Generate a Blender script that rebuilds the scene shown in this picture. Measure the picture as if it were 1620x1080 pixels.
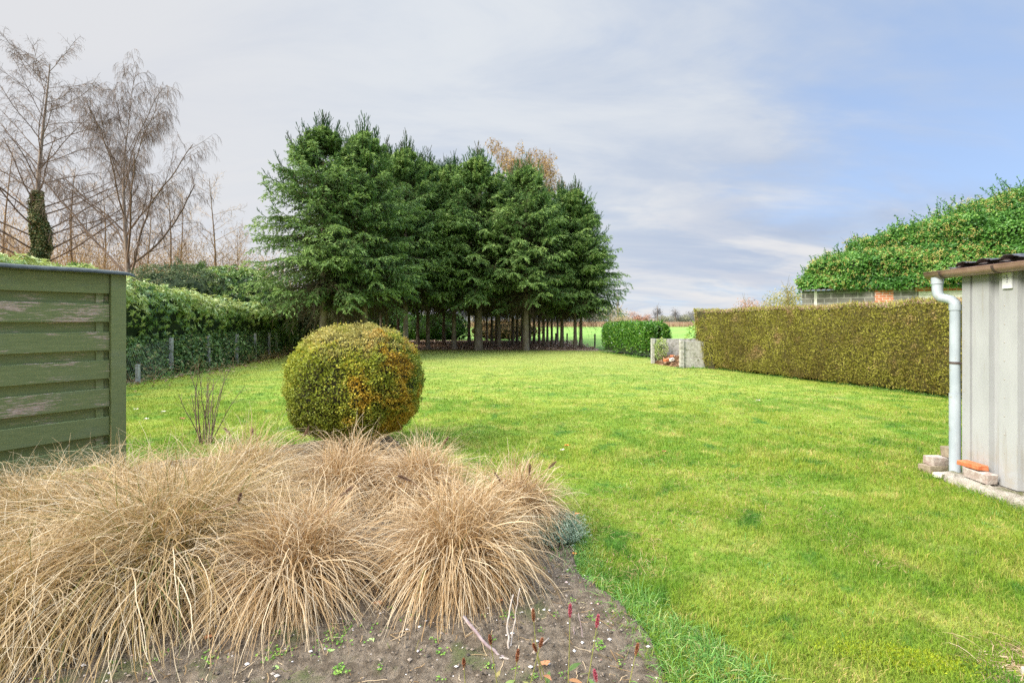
import bpy, math, random
import numpy as np
from mathutils import Vector

for o in list(bpy.data.objects):
    bpy.data.objects.remove(o)
R = math.radians
C = bpy.context.scene.collection
sc = bpy.context.scene
rng = np.random.default_rng(7)
random.seed(7)

# ------------------------------------------------------------------ camera
F, HZ, CH = 765.0, 507.0, 1.5
cam = bpy.data.cameras.new('camera')
cam.sensor_width = 36
cam.lens = 36 * F / 1620
cam.shift_y = -(540 - HZ) / 1620
cam.clip_start = 0.05
cam.clip_end = 3000
co = bpy.data.objects.new('camera', cam)
C.objects.link(co)
co.location = (0, 0, CH)
co.rotation_euler = (R(90), 0, 0)
sc.camera = co

# ------------------------------------------------------------------ world
SUN_EL, SUN_AZ = R(38), math.atan2(-0.82, -0.46)
w = bpy.data.worlds.new('World')
sc.world = w
w.use_nodes = True
nt = w.node_tree
nt.nodes.clear()


def nd(t, kind, **kw):
    n = t.nodes.new(kind)
    for k, v in kw.items():
        if k in ('ins',):
            for a, b in v.items():
                n.inputs[a].default_value = b
        else:
            setattr(n, k, v)
    return n


def math_n(t, op, a, b=None, c=None, clamp=False):
    n = t.nodes.new('ShaderNodeMath')
    n.operation = op
    n.use_clamp = clamp
    for i, x in enumerate((a, b, c)):
        if x is None:
            continue
        if hasattr(x, 'links') or hasattr(x, 'is_linked'):
            t.links.new(x, n.inputs[i])
        else:
            n.inputs[i].default_value = x
    return n.outputs[0]


def mixc(t, fac, a, b, mode='MIX'):
    n = t.nodes.new('ShaderNodeMix')
    n.data_type = 'RGBA'
    n.blend_type = mode
    for s, x in ((0, fac), (6, a), (7, b)):
        if hasattr(x, 'is_linked'):
            t.links.new(x, n.inputs[s])
        elif isinstance(x, (int, float)):
            n.inputs[s].default_value = x
        else:
            n.inputs[s].default_value = (*x, 1) if len(x) == 3 else x
    return n.outputs[2]


def maprange(t, v, a, b, c=0., d=1., smooth=True):
    n = t.nodes.new('ShaderNodeMapRange')
    n.interpolation_type = 'SMOOTHSTEP' if smooth else 'LINEAR'
    t.links.new(v, n.inputs[0])
    for i, x in enumerate((a, b, c, d)):
        n.inputs[i + 1].default_value = x
    return n.outputs[0]


tc = nd(nt, 'ShaderNodeTexCoord')
sep = nd(nt, 'ShaderNodeSeparateXYZ')
nt.links.new(tc.outputs['Generated'], sep.inputs[0])
X, Y, Z = sep.outputs
zz = math_n(nt, 'ADD', math_n(nt, 'MAXIMUM', Z, 0.0), 0.24)
cx = math_n(nt, 'DIVIDE', X, zz)
cy = math_n(nt, 'DIVIDE', Y, zz)
cmb = nd(nt, 'ShaderNodeCombineXYZ')
nt.links.new(cx, cmb.inputs[0])
nt.links.new(cy, cmb.inputs[1])


def sky_noise(scale, detail, rough, loc=(0, 0, 0), scl=(1, 1, 1), rot=0, dist=0.):
    m = nd(nt, 'ShaderNodeMapping')
    m.inputs['Location'].default_value = loc
    m.inputs['Scale'].default_value = scl
    m.inputs['Rotation'].default_value = (0, 0, rot)
    nt.links.new(cmb.outputs[0], m.inputs[0])
    n = nd(nt, 'ShaderNodeTexNoise')
    n.inputs['Scale'].default_value = scale
    n.inputs['Detail'].default_value = detail
    n.inputs['Roughness'].default_value = rough
    n.inputs['Distortion'].default_value = dist
    nt.links.new(m.outputs[0], n.inputs['Vector'])
    return n.outputs['Fac']


sky = nd(nt, 'ShaderNodeTexSky')
sky.sky_type = 'NISHITA'
sky.sun_disc = False
sky.sun_elevation = SUN_EL
sky.sun_rotation = SUN_AZ
sky.dust_density = 0.6
sky.ozone_density = 1.6
blue = mixc(nt, 1.0, sky.outputs[0], (1.15, 1.2, 1.45), 'MULTIPLY')
blue = mixc(nt, 0.55, blue, (4.5, 6.1, 8.6))
n_big = sky_noise(0.55, 5, 0.55, (3.1, 1.7, 0), (1, 1.5, 1), 0.35, 0.4)
n_det = sky_noise(1.7, 8, 0.6, (7.3, 2.2, 0), (0.7, 1.6, 1), -0.2, 0.5)
n_soft = sky_noise(0.35, 3, 0.5, (1.3, 9.2, 0), (1, 1, 1), 0.0, 0.2)
side = maprange(nt, math_n(nt, 'DIVIDE', X, math_n(nt, 'ADD', math_n(nt, 'ABSOLUTE', Y), 0.3)), -0.15, 0.75, 0.0, 1.0)
# cover of cloud: full on the left, thinning to the right
cov = math_n(nt, 'ADD', n_big, math_n(nt, 'MULTIPLY', math_n(nt, 'SUBTRACT', n_det, 0.5), 0.35))
cov = math_n(nt, 'SUBTRACT', cov, math_n(nt, 'MULTIPLY', side, 0.20))
cov = math_n(nt, 'ADD', cov, maprange(nt, X, -0.05, -0.45, 0.0, 0.22))
cov = maprange(nt, cov, 0.22, 0.47, 0.12, 1.0)
cl_l = (6.55, 6.9, 7.35)      # pale lavender cloud
cl_d = (5.0, 5.65, 6.75)      # greyer underside
cl_w = (7.5, 7.35, 7.3)      # pinkish white low down
tone = math_n(nt, 'ADD', math_n(nt, 'MULTIPLY', n_det, 0.7), math_n(nt, 'MULTIPLY', n_soft, 0.5))
tone = math_n(nt, 'SUBTRACT', tone, math_n(nt, 'MULTIPLY', side, 0.16))
tone = maprange(nt, tone, 0.38, 0.68)
cloud = mixc(nt, tone, cl_d, cl_l)
low = maprange(nt, Z, 0.02, 0.38, 1.0, 0.0)
lowm = math_n(nt, 'MULTIPLY', low, maprange(nt, n_det, 0.42, 0.62))
cloud = mixc(nt, math_n(nt, 'MULTIPLY', lowm, 0.9), cloud, cl_w)
band = math_n(nt, 'MULTIPLY', math_n(nt, 'MULTIPLY', maprange(nt, Z, .45, .16), maprange(nt, Z, .0, .09)), math_n(nt, 'MULTIPLY', side, maprange(nt, sky_noise(.9, 6, .6, (2.2, 5.1, 0), (.7, 1.7, 1), .1, .4), .40, .58)))
cloud = mixc(nt, math_n(nt, 'MULTIPLY', band, .9), cloud, (3.7, 4.5, 6.1))
left = maprange(nt, X, -0.75, -0.1, 0.8, 0.0)
cloud = mixc(nt, left, cloud, (6.65, 6.65, 6.85))
col = mixc(nt, cov, blue, cloud)
# an overcast sky is brighter overhead than at the horizon
up = maprange(nt, Z, 0.60, 0.92, 1.0, 6.2)
upc = nd(nt, 'ShaderNodeCombineXYZ')
for i in range(3):
    nt.links.new(up, upc.inputs[i])
col = mixc(nt, 1.0, col, upc.outputs[0], 'MULTIPLY')
bg = nd(nt, 'ShaderNodeBackground')
bg.inputs['Strength'].default_value = 0.0475
nt.links.new(col, bg.inputs['Color'])
wo = nd(nt, 'ShaderNodeOutputWorld')
nt.links.new(bg.outputs[0], wo.inputs[0])

sun = bpy.data.lights.new('sun', 'SUN')
sun.energy = 2.7
sun.angle = R(26)
sun.color = (1.0, 0.95, 0.87)
so = bpy.data.objects.new('sun', sun)
C.objects.link(so)
tosun = Vector((math.cos(SUN_EL) * math.sin(SUN_AZ), math.cos(SUN_EL) * math.cos(SUN_AZ), math.sin(SUN_EL)))
so.rotation_euler = (-tosun).to_track_quat('-Z', 'Y').to_euler()
so.location = (-10, -10, 12)

sc.view_settings.view_transform = 'Standard'
sc.view_settings.look = 'None'
sc.view_settings.exposure = 1.27
sc.view_settings.gamma = 1.0
sc.render.engine = 'CYCLES'
sc.cycles.max_bounces = 5
sc.cycles.diffuse_bounces = 3
sc.cycles.glossy_bounces = 2
sc.cycles.transmission_bounces = 3
sc.cycles.use_denoising = False
sc.cycles.caustics_reflective = False
sc.cycles.caustics_refractive = False

# ------------------------------------------------------------------ helpers


def gp(px, py, h=0.0):
    """point on height h seen at photo pixel"""
    d = (CH - h) * F / (py - HZ)
    return np.array([(px - 810) / F * d, d, h])


def ax(px, d):
    return (px - 810) / F * d


def hz(py, d):
    return CH + (HZ - py) / F * d


def nrm(a):
    return a / np.maximum(np.linalg.norm(a, axis=-1, keepdims=True), 1e-9)


class G:
    """collects faces of one mesh"""

    def __init__(self):
        self.V, self.Q, self.T = [], [], []
        self.qa, self.ta = [], []
        self.n = 0

    def add(self, V, Q=None, T=None, qa=None, ta=None):
        V = np.asarray(V, float).reshape(-1, 3)
        if Q is not None and len(Q):
            Q = np.asarray(Q, int).reshape(-1, 4)
            self.Q.append(Q + self.n)
            self.qa.append(np.full(len(Q), .5) if qa is None else np.broadcast_to(np.asarray(qa, float), (len(Q),)))
        if T is not None and len(T):
            T = np.asarray(T, int).reshape(-1, 3)
            self.T.append(T + self.n)
            self.ta.append(np.full(len(T), .5) if ta is None else np.broadcast_to(np.asarray(ta, float), (len(T),)))
        self.V.append(V)
        self.n += len(V)
        return self

    def leaves(self, P, A, N, L, W, a=None, fold=0.25, mid=0.45, droop=0.0):
        n = len(P)
        A = nrm(A)
        B = nrm(np.cross(A, N))
        N2 = nrm(np.cross(B, A))
        L = np.broadcast_to(np.asarray(L, float), (n,))[:, None]
        W = np.broadcast_to(np.asarray(W, float), (n,))[:, None]
        m = P + A * L * mid + N2 * W * fold
        tip = P + A * L
        tip = tip - np.array([0, 0, 1.]) * L * droop
        V = np.stack([P, m + B * W * .5, tip, m - B * W * .5], 1)
        Q = np.arange(n * 4).reshape(n, 4)
        return self.add(V, Q, qa=np.random.default_rng(n).random(n) if a is None else a)

    def ribbons(self, Cn, S, W, a=None):
        n, k = Cn.shape[:2]
        S = S[:, None, :] if S.ndim == 2 else S
        W = np.broadcast_to(W, (n, k))[..., None]
        V = np.stack([Cn - S * W * .5, Cn + S * W * .5], 2)
        base = (np.arange(n) * k * 2)[:, None] + (np.arange(k - 1) * 2)[None]
        Q = np.stack([base, base + 1, base + 3, base + 2], -1).reshape(-1, 4)
        if a is None:
            a = .5
        a = np.broadcast_to(np.asarray(a, float), (n, k - 1)) if np.ndim(a) != 1 else np.repeat(a[:, None], k - 1, 1)
        return self.add(V, Q, qa=a.reshape(-1))

    def tubes(self, Cn, Rd, m=5, a=None, cap=False):
        Cn = np.asarray(Cn, float)
        n, k = Cn.shape[:2]
        Rd = np.broadcast_to(Rd, (n, k))
        T = nrm(np.gradient(Cn, axis=1))
        ref = np.zeros_like(T)
        mt = nrm(T.mean(1))
        use = np.abs(mt[:, 2]) > .8
        ref[use] = (1, 0, 0)
        ref[~use] = (0, 0, 1)
        B = nrm(np.cross(T, ref))
        N = np.cross(T, B)
        th = np.arange(m) * 2 * math.pi / m
        V = Cn[:, :, None] + Rd[:, :, None, None] * (B[:, :, None] * np.cos(th)[None, None, :, None] + N[:, :, None] * np.sin(th)[None, None, :, None])
        idx = np.arange(n * k * m).reshape(n, k, m)
        a0, a1 = idx[:, :-1], idx[:, 1:]
        Q = np.stack([a0, np.roll(a0, -1, 2), np.roll(a1, -1, 2), a1], -1).reshape(-1, 4)
        if a is None:
            a = .5
        qa = np.broadcast_to(np.asarray(a, float), (n,)) if np.ndim(a) < 2 else a
        qa = np.repeat(qa, (k - 1) * m)
        self.add(V, Q, qa=qa)
        if cap and m >= 4:
            off = self.n - n * k * m
            for i in range(n):
                for e in (0, k - 1):
                    ring = idx[i, e]
                    ctr = Cn[i, e]
                    self.V.append(ctr[None])
                    c = self.n
                    self.n += 1
                    self.T.append(np.array([[ring[j] + off, ring[(j + 1) % m] + off, c] for j in range(m)]))
                    self.ta.append(np.full(m, float(qa[0])))
        return self

    def box(self, x0, x1, y0, y1, z0, z1, M=None, a=.5):
        V = np.array([[x, y, z] for z in (z0, z1) for y in (y0, y1) for x in (x0, x1)], float)
        if M is not None:
            V = M(V)
        Q = [[0, 2, 3, 1], [4, 5, 7, 6], [0, 1, 5, 4], [2, 6, 7, 3], [0, 4, 6, 2], [1, 3, 7, 5]]
        return self.add(V, Q, qa=a)

    def build(self, name, mat, parent=None, smooth=False, bevel=0, cut=True):
        V = np.concatenate(self.V).astype(np.float32)
        if parent is not None:
            V = V - np.array(parent['wloc'], np.float32)
        Q = np.concatenate(self.Q) if self.Q else np.zeros((0, 4), int)
        T = np.concatenate(self.T) if self.T else np.zeros((0, 3), int)
        at = np.concatenate([x for x in (self.qa + self.ta)]) if (self.qa or self.ta) else np.zeros(0)
        me = bpy.data.meshes.new(name)
        me.vertices.add(len(V))
        me.vertices.foreach_set('co', V.ravel())
        li = np.concatenate([Q.ravel(), T.ravel()]).astype(np.int32)
        me.loops.add(len(li))
        me.loops.foreach_set('vertex_index', li)
        nf = len(Q) + len(T)
        me.polygons.add(nf)
        ls = np.concatenate([np.arange(len(Q)) * 4, len(Q) * 4 + np.arange(len(T)) * 3]).astype(np.int32)
        me.polygons.foreach_set('loop_start', ls)
        me.update(calc_edges=True)
        atr = me.attributes.new('rnd', 'FLOAT', 'FACE')
        atr.data.foreach_set('value', at.astype(np.float32))
        me.polygons.foreach_set('use_smooth', np.full(nf, bool(smooth)))
        if mat is not None:
            me.materials.append(mat)
        o = bpy.data.objects.new(name, me)
        C.objects.link(o)
        if parent is not None:
            o.parent = parent
            o['wloc'] = tuple(parent['wloc'])
        if bevel:
            b = o.modifiers.new('bevel', 'BEVEL')
            b.width = bevel
            b.segments = 2
            b.limit_method = 'ANGLE'
        return o


def tag(o, label=None, cat=None, group=None, kind=None):
    if label:
        o['label'] = label
    if cat:
        o['category'] = cat
    if group:
        o['group'] = group
    if kind:
        o['kind'] = kind
    return o


def thing(name, label, cat, loc=(0, 0, 0), group=None):
    o = bpy.data.objects.new(name, None)
    o.empty_display_size = .2
    C.objects.link(o)
    o.location = loc
    o['wloc'] = tuple(float(x) for x in loc)
    return tag(o, label, cat, group)


def clone(root, loc, rz, s, label=None, sz=None):
    """copy a thing and its parts (and sub-parts)"""
    r = root.copy()
    C.objects.link(r)
    r.location = loc
    r.rotation_euler = (0, 0, rz)
    r.scale = (s, s, s if sz is None else sz)
    if label:
        r['label'] = label
    for ch in [o for o in root.children]:
        c = ch.copy()
        C.objects.link(c)
        c.parent = r
        for gch in [o for o in ch.children]:
            d = gch.copy()
            C.objects.link(d)
            d.parent = c
    return r


# ------------------------------------------------------------------ materials


def mat_base(name):
    m = bpy.data.materials.new(name)
    m.use_nodes = True
    t = m.node_tree
    t.nodes.clear()
    out = nd(t, 'ShaderNodeOutputMaterial')
    return m, t, out


def ramp_n(t, fac, stops):
    r = nd(t, 'ShaderNodeValToRGB')
    el = r.color_ramp.elements
    while len(el) > 1:
        el.remove(el[-1])
    el[0].position = stops[0][0]
    el[0].color = (*stops[0][1], 1)
    for p, c in stops[1:]:
        e = el.new(p)
        e.color = (*c, 1)
    t.links.new(fac, r.inputs[0])
    return r.outputs[0]


def noise_n(t, scale, detail=3, rough=.5, vec=None, scl=None, dist=0., rot=None):
    if vec is None:
        g = nd(t, 'ShaderNodeNewGeometry')
        vec = g.outputs['Position']
    if scl is not None or rot is not None:
        m = nd(t, 'ShaderNodeMapping')
        if scl is not None:
            m.inputs['Scale'].default_value = scl
        if rot is not None:
            m.inputs['Rotation'].default_value = rot
        t.links.new(vec, m.inputs[0])
        vec = m.outputs[0]
    n = nd(t, 'ShaderNodeTexNoise')
    n.inputs['Scale'].default_value = scale
    n.inputs['Detail'].default_value = detail
    n.inputs['Roughness'].default_value = rough
    n.inputs['Distortion'].default_value = dist
    t.links.new(vec, n.inputs['Vector'])
    return n.outputs['Fac']


def leafmat(name, stops, rough=.55, trans=.3, nscale=None, namt=.3, spec=.3, patch=None):
    """colour from each leaf's own value, shifted in patches"""
    m, t, out = mat_base(name)
    at = nd(t, 'ShaderNodeAttribute', attribute_name='rnd')
    fac = at.outputs['Fac']
    if nscale:
        ns = noise_n(t, nscale, 3)
        fac = math_n(t, 'ADD', fac, math_n(t, 'MULTIPLY', math_n(t, 'SUBTRACT', ns, .5), namt * 2), clamp=True)
    c = ramp_n(t, fac, stops)
    if patch:
        ps, lo, hi, pc = patch
        pm = maprange(t, noise_n(t, ps, 4, .6), lo, hi)
        c = mixc(t, pm, c, pc)
    p = nd(t, 'ShaderNodeBsdfPrincipled')
    t.links.new(c, p.inputs['Base Color'])
    p.inputs['Roughness'].default_value = rough
    p.inputs['Specular IOR Level'].default_value = spec
    if trans > 0:
        tr = nd(t, 'ShaderNodeBsdfTranslucent')
        t.links.new(c, tr.inputs['Color'])
        mx = nd(t, 'ShaderNodeMixShader')
        mx.inputs[0].default_value = trans
        t.links.new(p.outputs[0], mx.inputs[1])
        t.links.new(tr.outputs[0], mx.inputs[2])
        t.links.new(mx.outputs[0], out.inputs[0])
    else:
        t.links.new(p.outputs[0], out.inputs[0])
    return m


def solid(name, col, col2=None, scale=6., detail=6, rough=.8, bump=.0, bscale=None, metal=0., spec=.3, scl=None, lo=.35, hi=.65, col3=None, s3=30., lo3=.6, hi3=.75, bdist=.01):
    m, t, out = mat_base(name)
    p = nd(t, 'ShaderNodeBsdfPrincipled')
    c = None
    if col2 is not None:
        c = mixc(t, maprange(t, noise_n(t, scale, detail, .6, scl=scl), lo, hi), col, col2)
        if col3 is not None:
            c = mixc(t, maprange(t, noise_n(t, s3, 4, .6), lo3, hi3), c, col3)
        t.links.new(c, p.inputs['Base Color'])
    else:
        p.inputs['Base Color'].default_value = (*col, 1)
    p.inputs['Roughness'].default_value = rough
    p.inputs['Metallic'].default_value = metal
    p.inputs['Specular IOR Level'].default_value = spec
    if bump:
        b = nd(t, 'ShaderNodeBump')
        b.inputs['Strength'].default_value = bump
        b.inputs['Distance'].default_value = bdist
        t.links.new(noise_n(t, bscale or scale * 4, 6, .65, scl=scl), b.inputs['Height'])
        t.links.new(b.outputs[0], p.inputs['Normal'])
    t.links.new(p.outputs[0], out.inputs[0])
    return m


def lawn_color(t):
    """the lawn's own greens: mossy yellow, straw patches and lush strips"""
    big = noise_n(t, .45, 4, .6, scl=(1, 1.7, 1), dist=.6, rot=(0, 0, .5))
    mid = noise_n(t, 2.3, 5, .65, dist=.5)
    fine = noise_n(t, 30., 4, .7)
    c = mixc(t, maprange(t, big, .38, .62), (.165, .30, .028), (.27, .37, .045))
    c = mixc(t, maprange(t, mid, .50, .66), c, (.37, .42, .09))
    c = mixc(t, maprange(t, mid, .47, .32), c, (.085, .22, .028))
    g = nd(t, 'ShaderNodeNewGeometry')
    s = nd(t, 'ShaderNodeSeparateXYZ')
    t.links.new(g.outputs['Position'], s.inputs[0])
    far = maprange(t, s.outputs[1], 7., 22., 0., .7)
    c = mixc(t, far, c, (.345, .39, .105))
    lf = maprange(t, s.outputs[0], -4., -9., 0., .6)
    c = mixc(t, math_n(t, 'MULTIPLY', lf, maprange(t, mid, .4, .6)), c, (.28, .33, .02))
    worn = maprange(t, noise_n(t, 1.5, 4, .6, scl=(1, 1.6, 1)), .67, .73, 0., .75)
    c = mixc(t, worn, c, (.13, .12, .035))
    # dry, worn spots toward the back of the lawn
    dry = math_n(t, 'MULTIPLY', maprange(t, noise_n(t, .9, 5, .65, scl=(1, 2.2, 1)), .56, .72), maprange(t, s.outputs[1], 5., 16., .35, .85))
    c = mixc(t, dry, c, (.43, .42, .15))
    c = mixc(t, 1.0, c, (.91, .865, .80), 'MULTIPLY')
    return c, fine


def lawn_mat(name, sheet):
    m, t, out = mat_base(name)
    c, fine = lawn_color(t)
    p = nd(t, 'ShaderNodeBsdfPrincipled')
    p.inputs['Roughness'].default_value = .75
    p.inputs['Specular IOR Level'].default_value = .15
    if sheet:
        c = mixc(t, maprange(t, fine, .50, .72, 0., .5), c, (.30, .26, .10))
        c = mixc(t, maprange(t, fine, .46, .30, 0., .6), c, (.05, .10, .015))
        b = nd(t, 'ShaderNodeBump')
        b.inputs['Strength'].default_value = .9
        b.inputs['Distance'].default_value = .03
        t.links.new(noise_n(t, 28., 6, .75), b.inputs['Height'])
        t.links.new(b.outputs[0], p.inputs['Normal'])
        t.links.new(c, p.inputs['Base Color'])
        t.links.new(p.outputs[0], out.inputs[0])
        return m
    at = nd(t, 'ShaderNodeAttribute', attribute_name='rnd')
    tint = ramp_n(t, at.outputs['Fac'], [(0, (.68, .74, .7)), (.5, (1.0, 1.05, .9)), (.85, (1.25, 1.2, 1.1)), (.9, (1.7, 1.15, 2.2)), (1, (2.0, 1.25, 3.0))])
    c = mixc(t, 1.0, c, tint, 'MULTIPLY')
    t.links.new(c, p.inputs['Base Color'])
    tr = nd(t, 'ShaderNodeBsdfTranslucent')
    t.links.new(c, tr.inputs['Color'])
    mx = nd(t, 'ShaderNodeMixShader')
    mx.inputs[0].default_value = .35
    t.links.new(p.outputs[0], mx.inputs[1])
    t.links.new(tr.outputs[0], mx.inputs[2])
    t.links.new(mx.outputs[0], out.inputs[0])
    return m


M = {}
M['bark_spruce'] = solid('bark_spruce', (.20, .15, .105), (.32, .27, .21), 9, rough=.9, bump=.6, scl=(1, 1, .35), bdist=.03)
M['bark_tan'] = solid('bark_tan', (.22, .15, .085), (.36, .25, .15), 6, rough=.9)
M['bark_grey'] = solid('bark_grey', (.21, .155, .115), (.36, .29, .22), 5, rough=.9, scl=(1, 1, .4))
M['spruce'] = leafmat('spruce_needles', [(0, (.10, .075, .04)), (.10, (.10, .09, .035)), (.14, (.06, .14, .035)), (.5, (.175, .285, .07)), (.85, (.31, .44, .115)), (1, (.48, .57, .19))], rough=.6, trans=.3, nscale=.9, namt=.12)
M['twig_dark'] = leafmat('bare_twigs_dark', [(0, (.12, .085, .06)), (.6, (.24, .165, .11)), (1, (.40, .29, .18))], trans=0, rough=.9)
M['twig_tan'] = leafmat('bare_twigs_tan', [(0, (.22, .14, .07)), (.6, (.44, .28, .12)), (1, (.62, .42, .17))], trans=0, rough=.9)
M['tan_leaf'] = leafmat('withered_leaves', [(0, (.25, .15, .07)), (.5, (.45, .30, .13)), (1, (.60, .42, .18))], trans=.3)
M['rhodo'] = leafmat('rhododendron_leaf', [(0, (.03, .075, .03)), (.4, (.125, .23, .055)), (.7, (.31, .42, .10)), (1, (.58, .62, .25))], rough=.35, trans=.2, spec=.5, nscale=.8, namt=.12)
M['ivy_dark'] = leafmat('ivy_leaf_dark', [(0, (.05, .10, .03)), (.6, (.135, .22, .06)), (.86, (.27, .37, .12)), (1, (.46, .35, .16))], rough=.5, trans=.2, spec=.25)
M['ivy'] = leafmat('ivy_leaf', [(0, (.035, .12, .025)), (.5, (.11, .27, .045)), (.8, (.23, .42, .075)), (.93, (.38, .46, .12)), (1, (.50, .45, .18))], rough=.4, trans=.3, spec=.4, nscale=1.0, namt=.2)
M['laurel'] = leafmat('laurel_leaf', [(0, (.03, .10, .015)), (.5, (.09, .23, .028)), (.85, (.20, .40, .055)), (1, (.38, .52, .11))], rough=.3, trans=.25, spec=.5)
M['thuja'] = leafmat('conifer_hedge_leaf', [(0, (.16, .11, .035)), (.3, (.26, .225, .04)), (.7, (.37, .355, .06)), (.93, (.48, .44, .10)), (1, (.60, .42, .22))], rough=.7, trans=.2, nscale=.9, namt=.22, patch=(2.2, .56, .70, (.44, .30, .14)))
M['thuja_top'] = leafmat('clipped_hedge_top', [(0, (.30, .17, .12)), (.6, (.50, .36, .27)), (.75, (.30, .34, .10)), (1, (.36, .42, .10))], rough=.8, trans=.1, nscale=1.2, namt=.3)
M['core'] = solid('shade_core_brown', (.035, .035, .015), (.06, .05, .025), 8, rough=1)  # near-black brown stands in for the shade inside foliage
M['core_green'] = solid('shade_core_green', (.018, .035, .012), (.035, .05, .02), 8, rough=1)  # near-black green, the shade between leaves put into the colour
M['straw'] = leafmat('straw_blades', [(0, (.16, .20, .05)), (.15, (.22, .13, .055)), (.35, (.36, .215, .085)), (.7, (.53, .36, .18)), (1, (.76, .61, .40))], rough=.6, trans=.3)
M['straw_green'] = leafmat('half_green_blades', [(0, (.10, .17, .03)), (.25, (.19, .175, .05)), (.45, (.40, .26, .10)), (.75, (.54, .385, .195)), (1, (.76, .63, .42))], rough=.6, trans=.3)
M['seed'] = leafmat('seed_head', [(0, (.16, .09, .06)), (1, (.38, .24, .16))], rough=.9, trans=.1)
M['lawn'] = lawn_mat('lawn_ground', True)
M['blade'] = lawn_mat('lawn_blade', False)

# ------------------------------------------------------------------ ground sheets


def inpoly(P, poly):
    x, y = P[:, 0], P[:, 1]
    r = np.zeros(len(P), bool)
    n = len(poly)
    for i in range(n):
        x0, y0 = poly[i]
        x1, y1 = poly[(i + 1) % n]
        c = ((y0 > y) != (y1 > y)) & (x < (x1 - x0) * (y - y0) / ((y1 - y0) or 1e-9) + x0)
        r ^= c
    return r


def sheet(name, poly, z, mat, kind='structure'):
    me = bpy.data.meshes.new(name)
    me.from_pydata([(x, y, z) for x, y in poly], [], [tuple(range(len(poly)))])
    me.update()
    if me.polygons[0].normal.z < 0:
        me.flip_normals()
    me.materials.append(mat)
    o = bpy.data.objects.new(name, me)
    C.objects.link(o)
    o['kind'] = kind
    return o


def wob(poly, amp=.12, step=.5, seed=1):
    """break a polygon's edges into a slightly irregular outline"""
    r = np.random.default_rng(seed)
    out = []
    n = len(poly)
    for i in range(n):
        a, b = np.array(poly[i], float), np.array(poly[(i + 1) % n], float)
        k = max(1, int(np.linalg.norm(b - a) / step))
        for j in range(k):
            out.append(tuple(a + (b - a) * j / k + (r.normal(0, amp, 2) if j else 0)))
    return out


ground_m = solid('ground_earth', (.10, .10, .04), (.16, .17, .06), .6, rough=.95)
sheet('ground', [(-900, -60), (900, -60), (900, 1500), (-900, 1500)], -.008, ground_m)
field_m = solid('field_grass', (.15, .29, .05), (.21, .35, .06), .12, rough=.9, scl=(.6, 1.6, 1), bump=.5, bscale=5, bdist=.1, col3=(.30, .40, .09), s3=.5, lo3=.5, hi3=.7)
sheet('field', [(-14, 26), (9, 25), (6.9, 16.5), (14, 10), (260, 60), (260, 119), (-60, 119), (-60, 60)], -.004, field_m)
litter_m = solid('needle_litter_soil', (.34, .22, .15), (.48, .33, .23), 1.6, rough=.95, bump=.9, bscale=14, bdist=.05, col3=(.42, .28, .19), s3=5, lo3=.52, hi3=.7)
sheet('grove_floor', wob([(-12.4, 24.2), (-8.5, 24.4), (-5.2, 24.6), (0, 24.5), (4.3, 24.1), (4.6, 26.3), (4.2, 27.2), (3.4, 34), (-3, 37), (-14, 36)], .1, .6, 3), .004, litter_m)
wood_m = solid('woodland_floor', (.12, .08, .045), (.22, .15, .08), 1.5, rough=.95, bump=.8, bscale=8, bdist=.06)
sheet('woodland_floor', [(-60, 4), (-9.6, 4), (-9.6, 14), (-10.4, 19), (-11.6, 25), (-14.5, 38), (-60, 60)], 0.0, wood_m)

LAWN = [(-9.3, .3), (-9.3, 11.7), (-8.9, 14), (-9.8, 18.5), (-10.9, 24.6), (-6, 24.9), (0, 24.75), (4.4, 24.2), (4.7, 22.8), (6.4, 17.6), (6.9, 16.6), (8.9, 9.6), (10.2, 6.5), (10.2, .3)]
sheet('lawn', wob(LAWN, .05, .5, 5), 0.001, M['lawn'])
BED = [(.72, .9), (.66, 2.0), (.60, 2.35), (.50, 2.6), (.38, 2.92), (.40, 3.2), (.42, 3.7), (.0, 4.05), (-.75, 4.5), (-1.15, 5.3), (-1.5, 6.1), (-2.2, 6.15), (-2.7, 5.6), (-3.5, 5.1), (-4.6, 4.3), (-5.2, 3.2), (-5.2, .9)]


def vnoise(x, y, s, seed):
    """smooth value noise"""
    r = np.random.default_rng(seed)
    g = r.random((64, 64))
    x, y = x * s + 100, y * s + 100
    i, j = np.floor(x).astype(int), np.floor(y).astype(int)
    u, v = x - i, y - j
    u, v = u * u * (3 - 2 * u), v * v * (3 - 2 * v)
    q = lambda a, b: g[a % 64, b % 64]
    return (q(i, j) * (1 - u) + q(i + 1, j) * u) * (1 - v) + (q(i, j + 1) * (1 - u) + q(i + 1, j + 1) * u) * v


# the flower bed: a bumpy mesh of soil
soil_m = solid('bed_soil', (.115, .086, .056), (.25, .195, .135), 22, rough=.95, bump=1., bscale=75, bdist=.03, col3=(.12, .13, .05), s3=3.2, lo3=.55, hi3=.70)
xs = np.arange(-5.3, .9, .016)
ys = np.arange(.85, 6.6, .016)
gx, gy = np.meshgrid(xs, ys)


def soilz(x, y):
    return .006 + .02 * vnoise(x, y, 3, 3) + .018 * vnoise(x, y, 14, 4) + .012 * vnoise(x, y, 37, 14)


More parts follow.
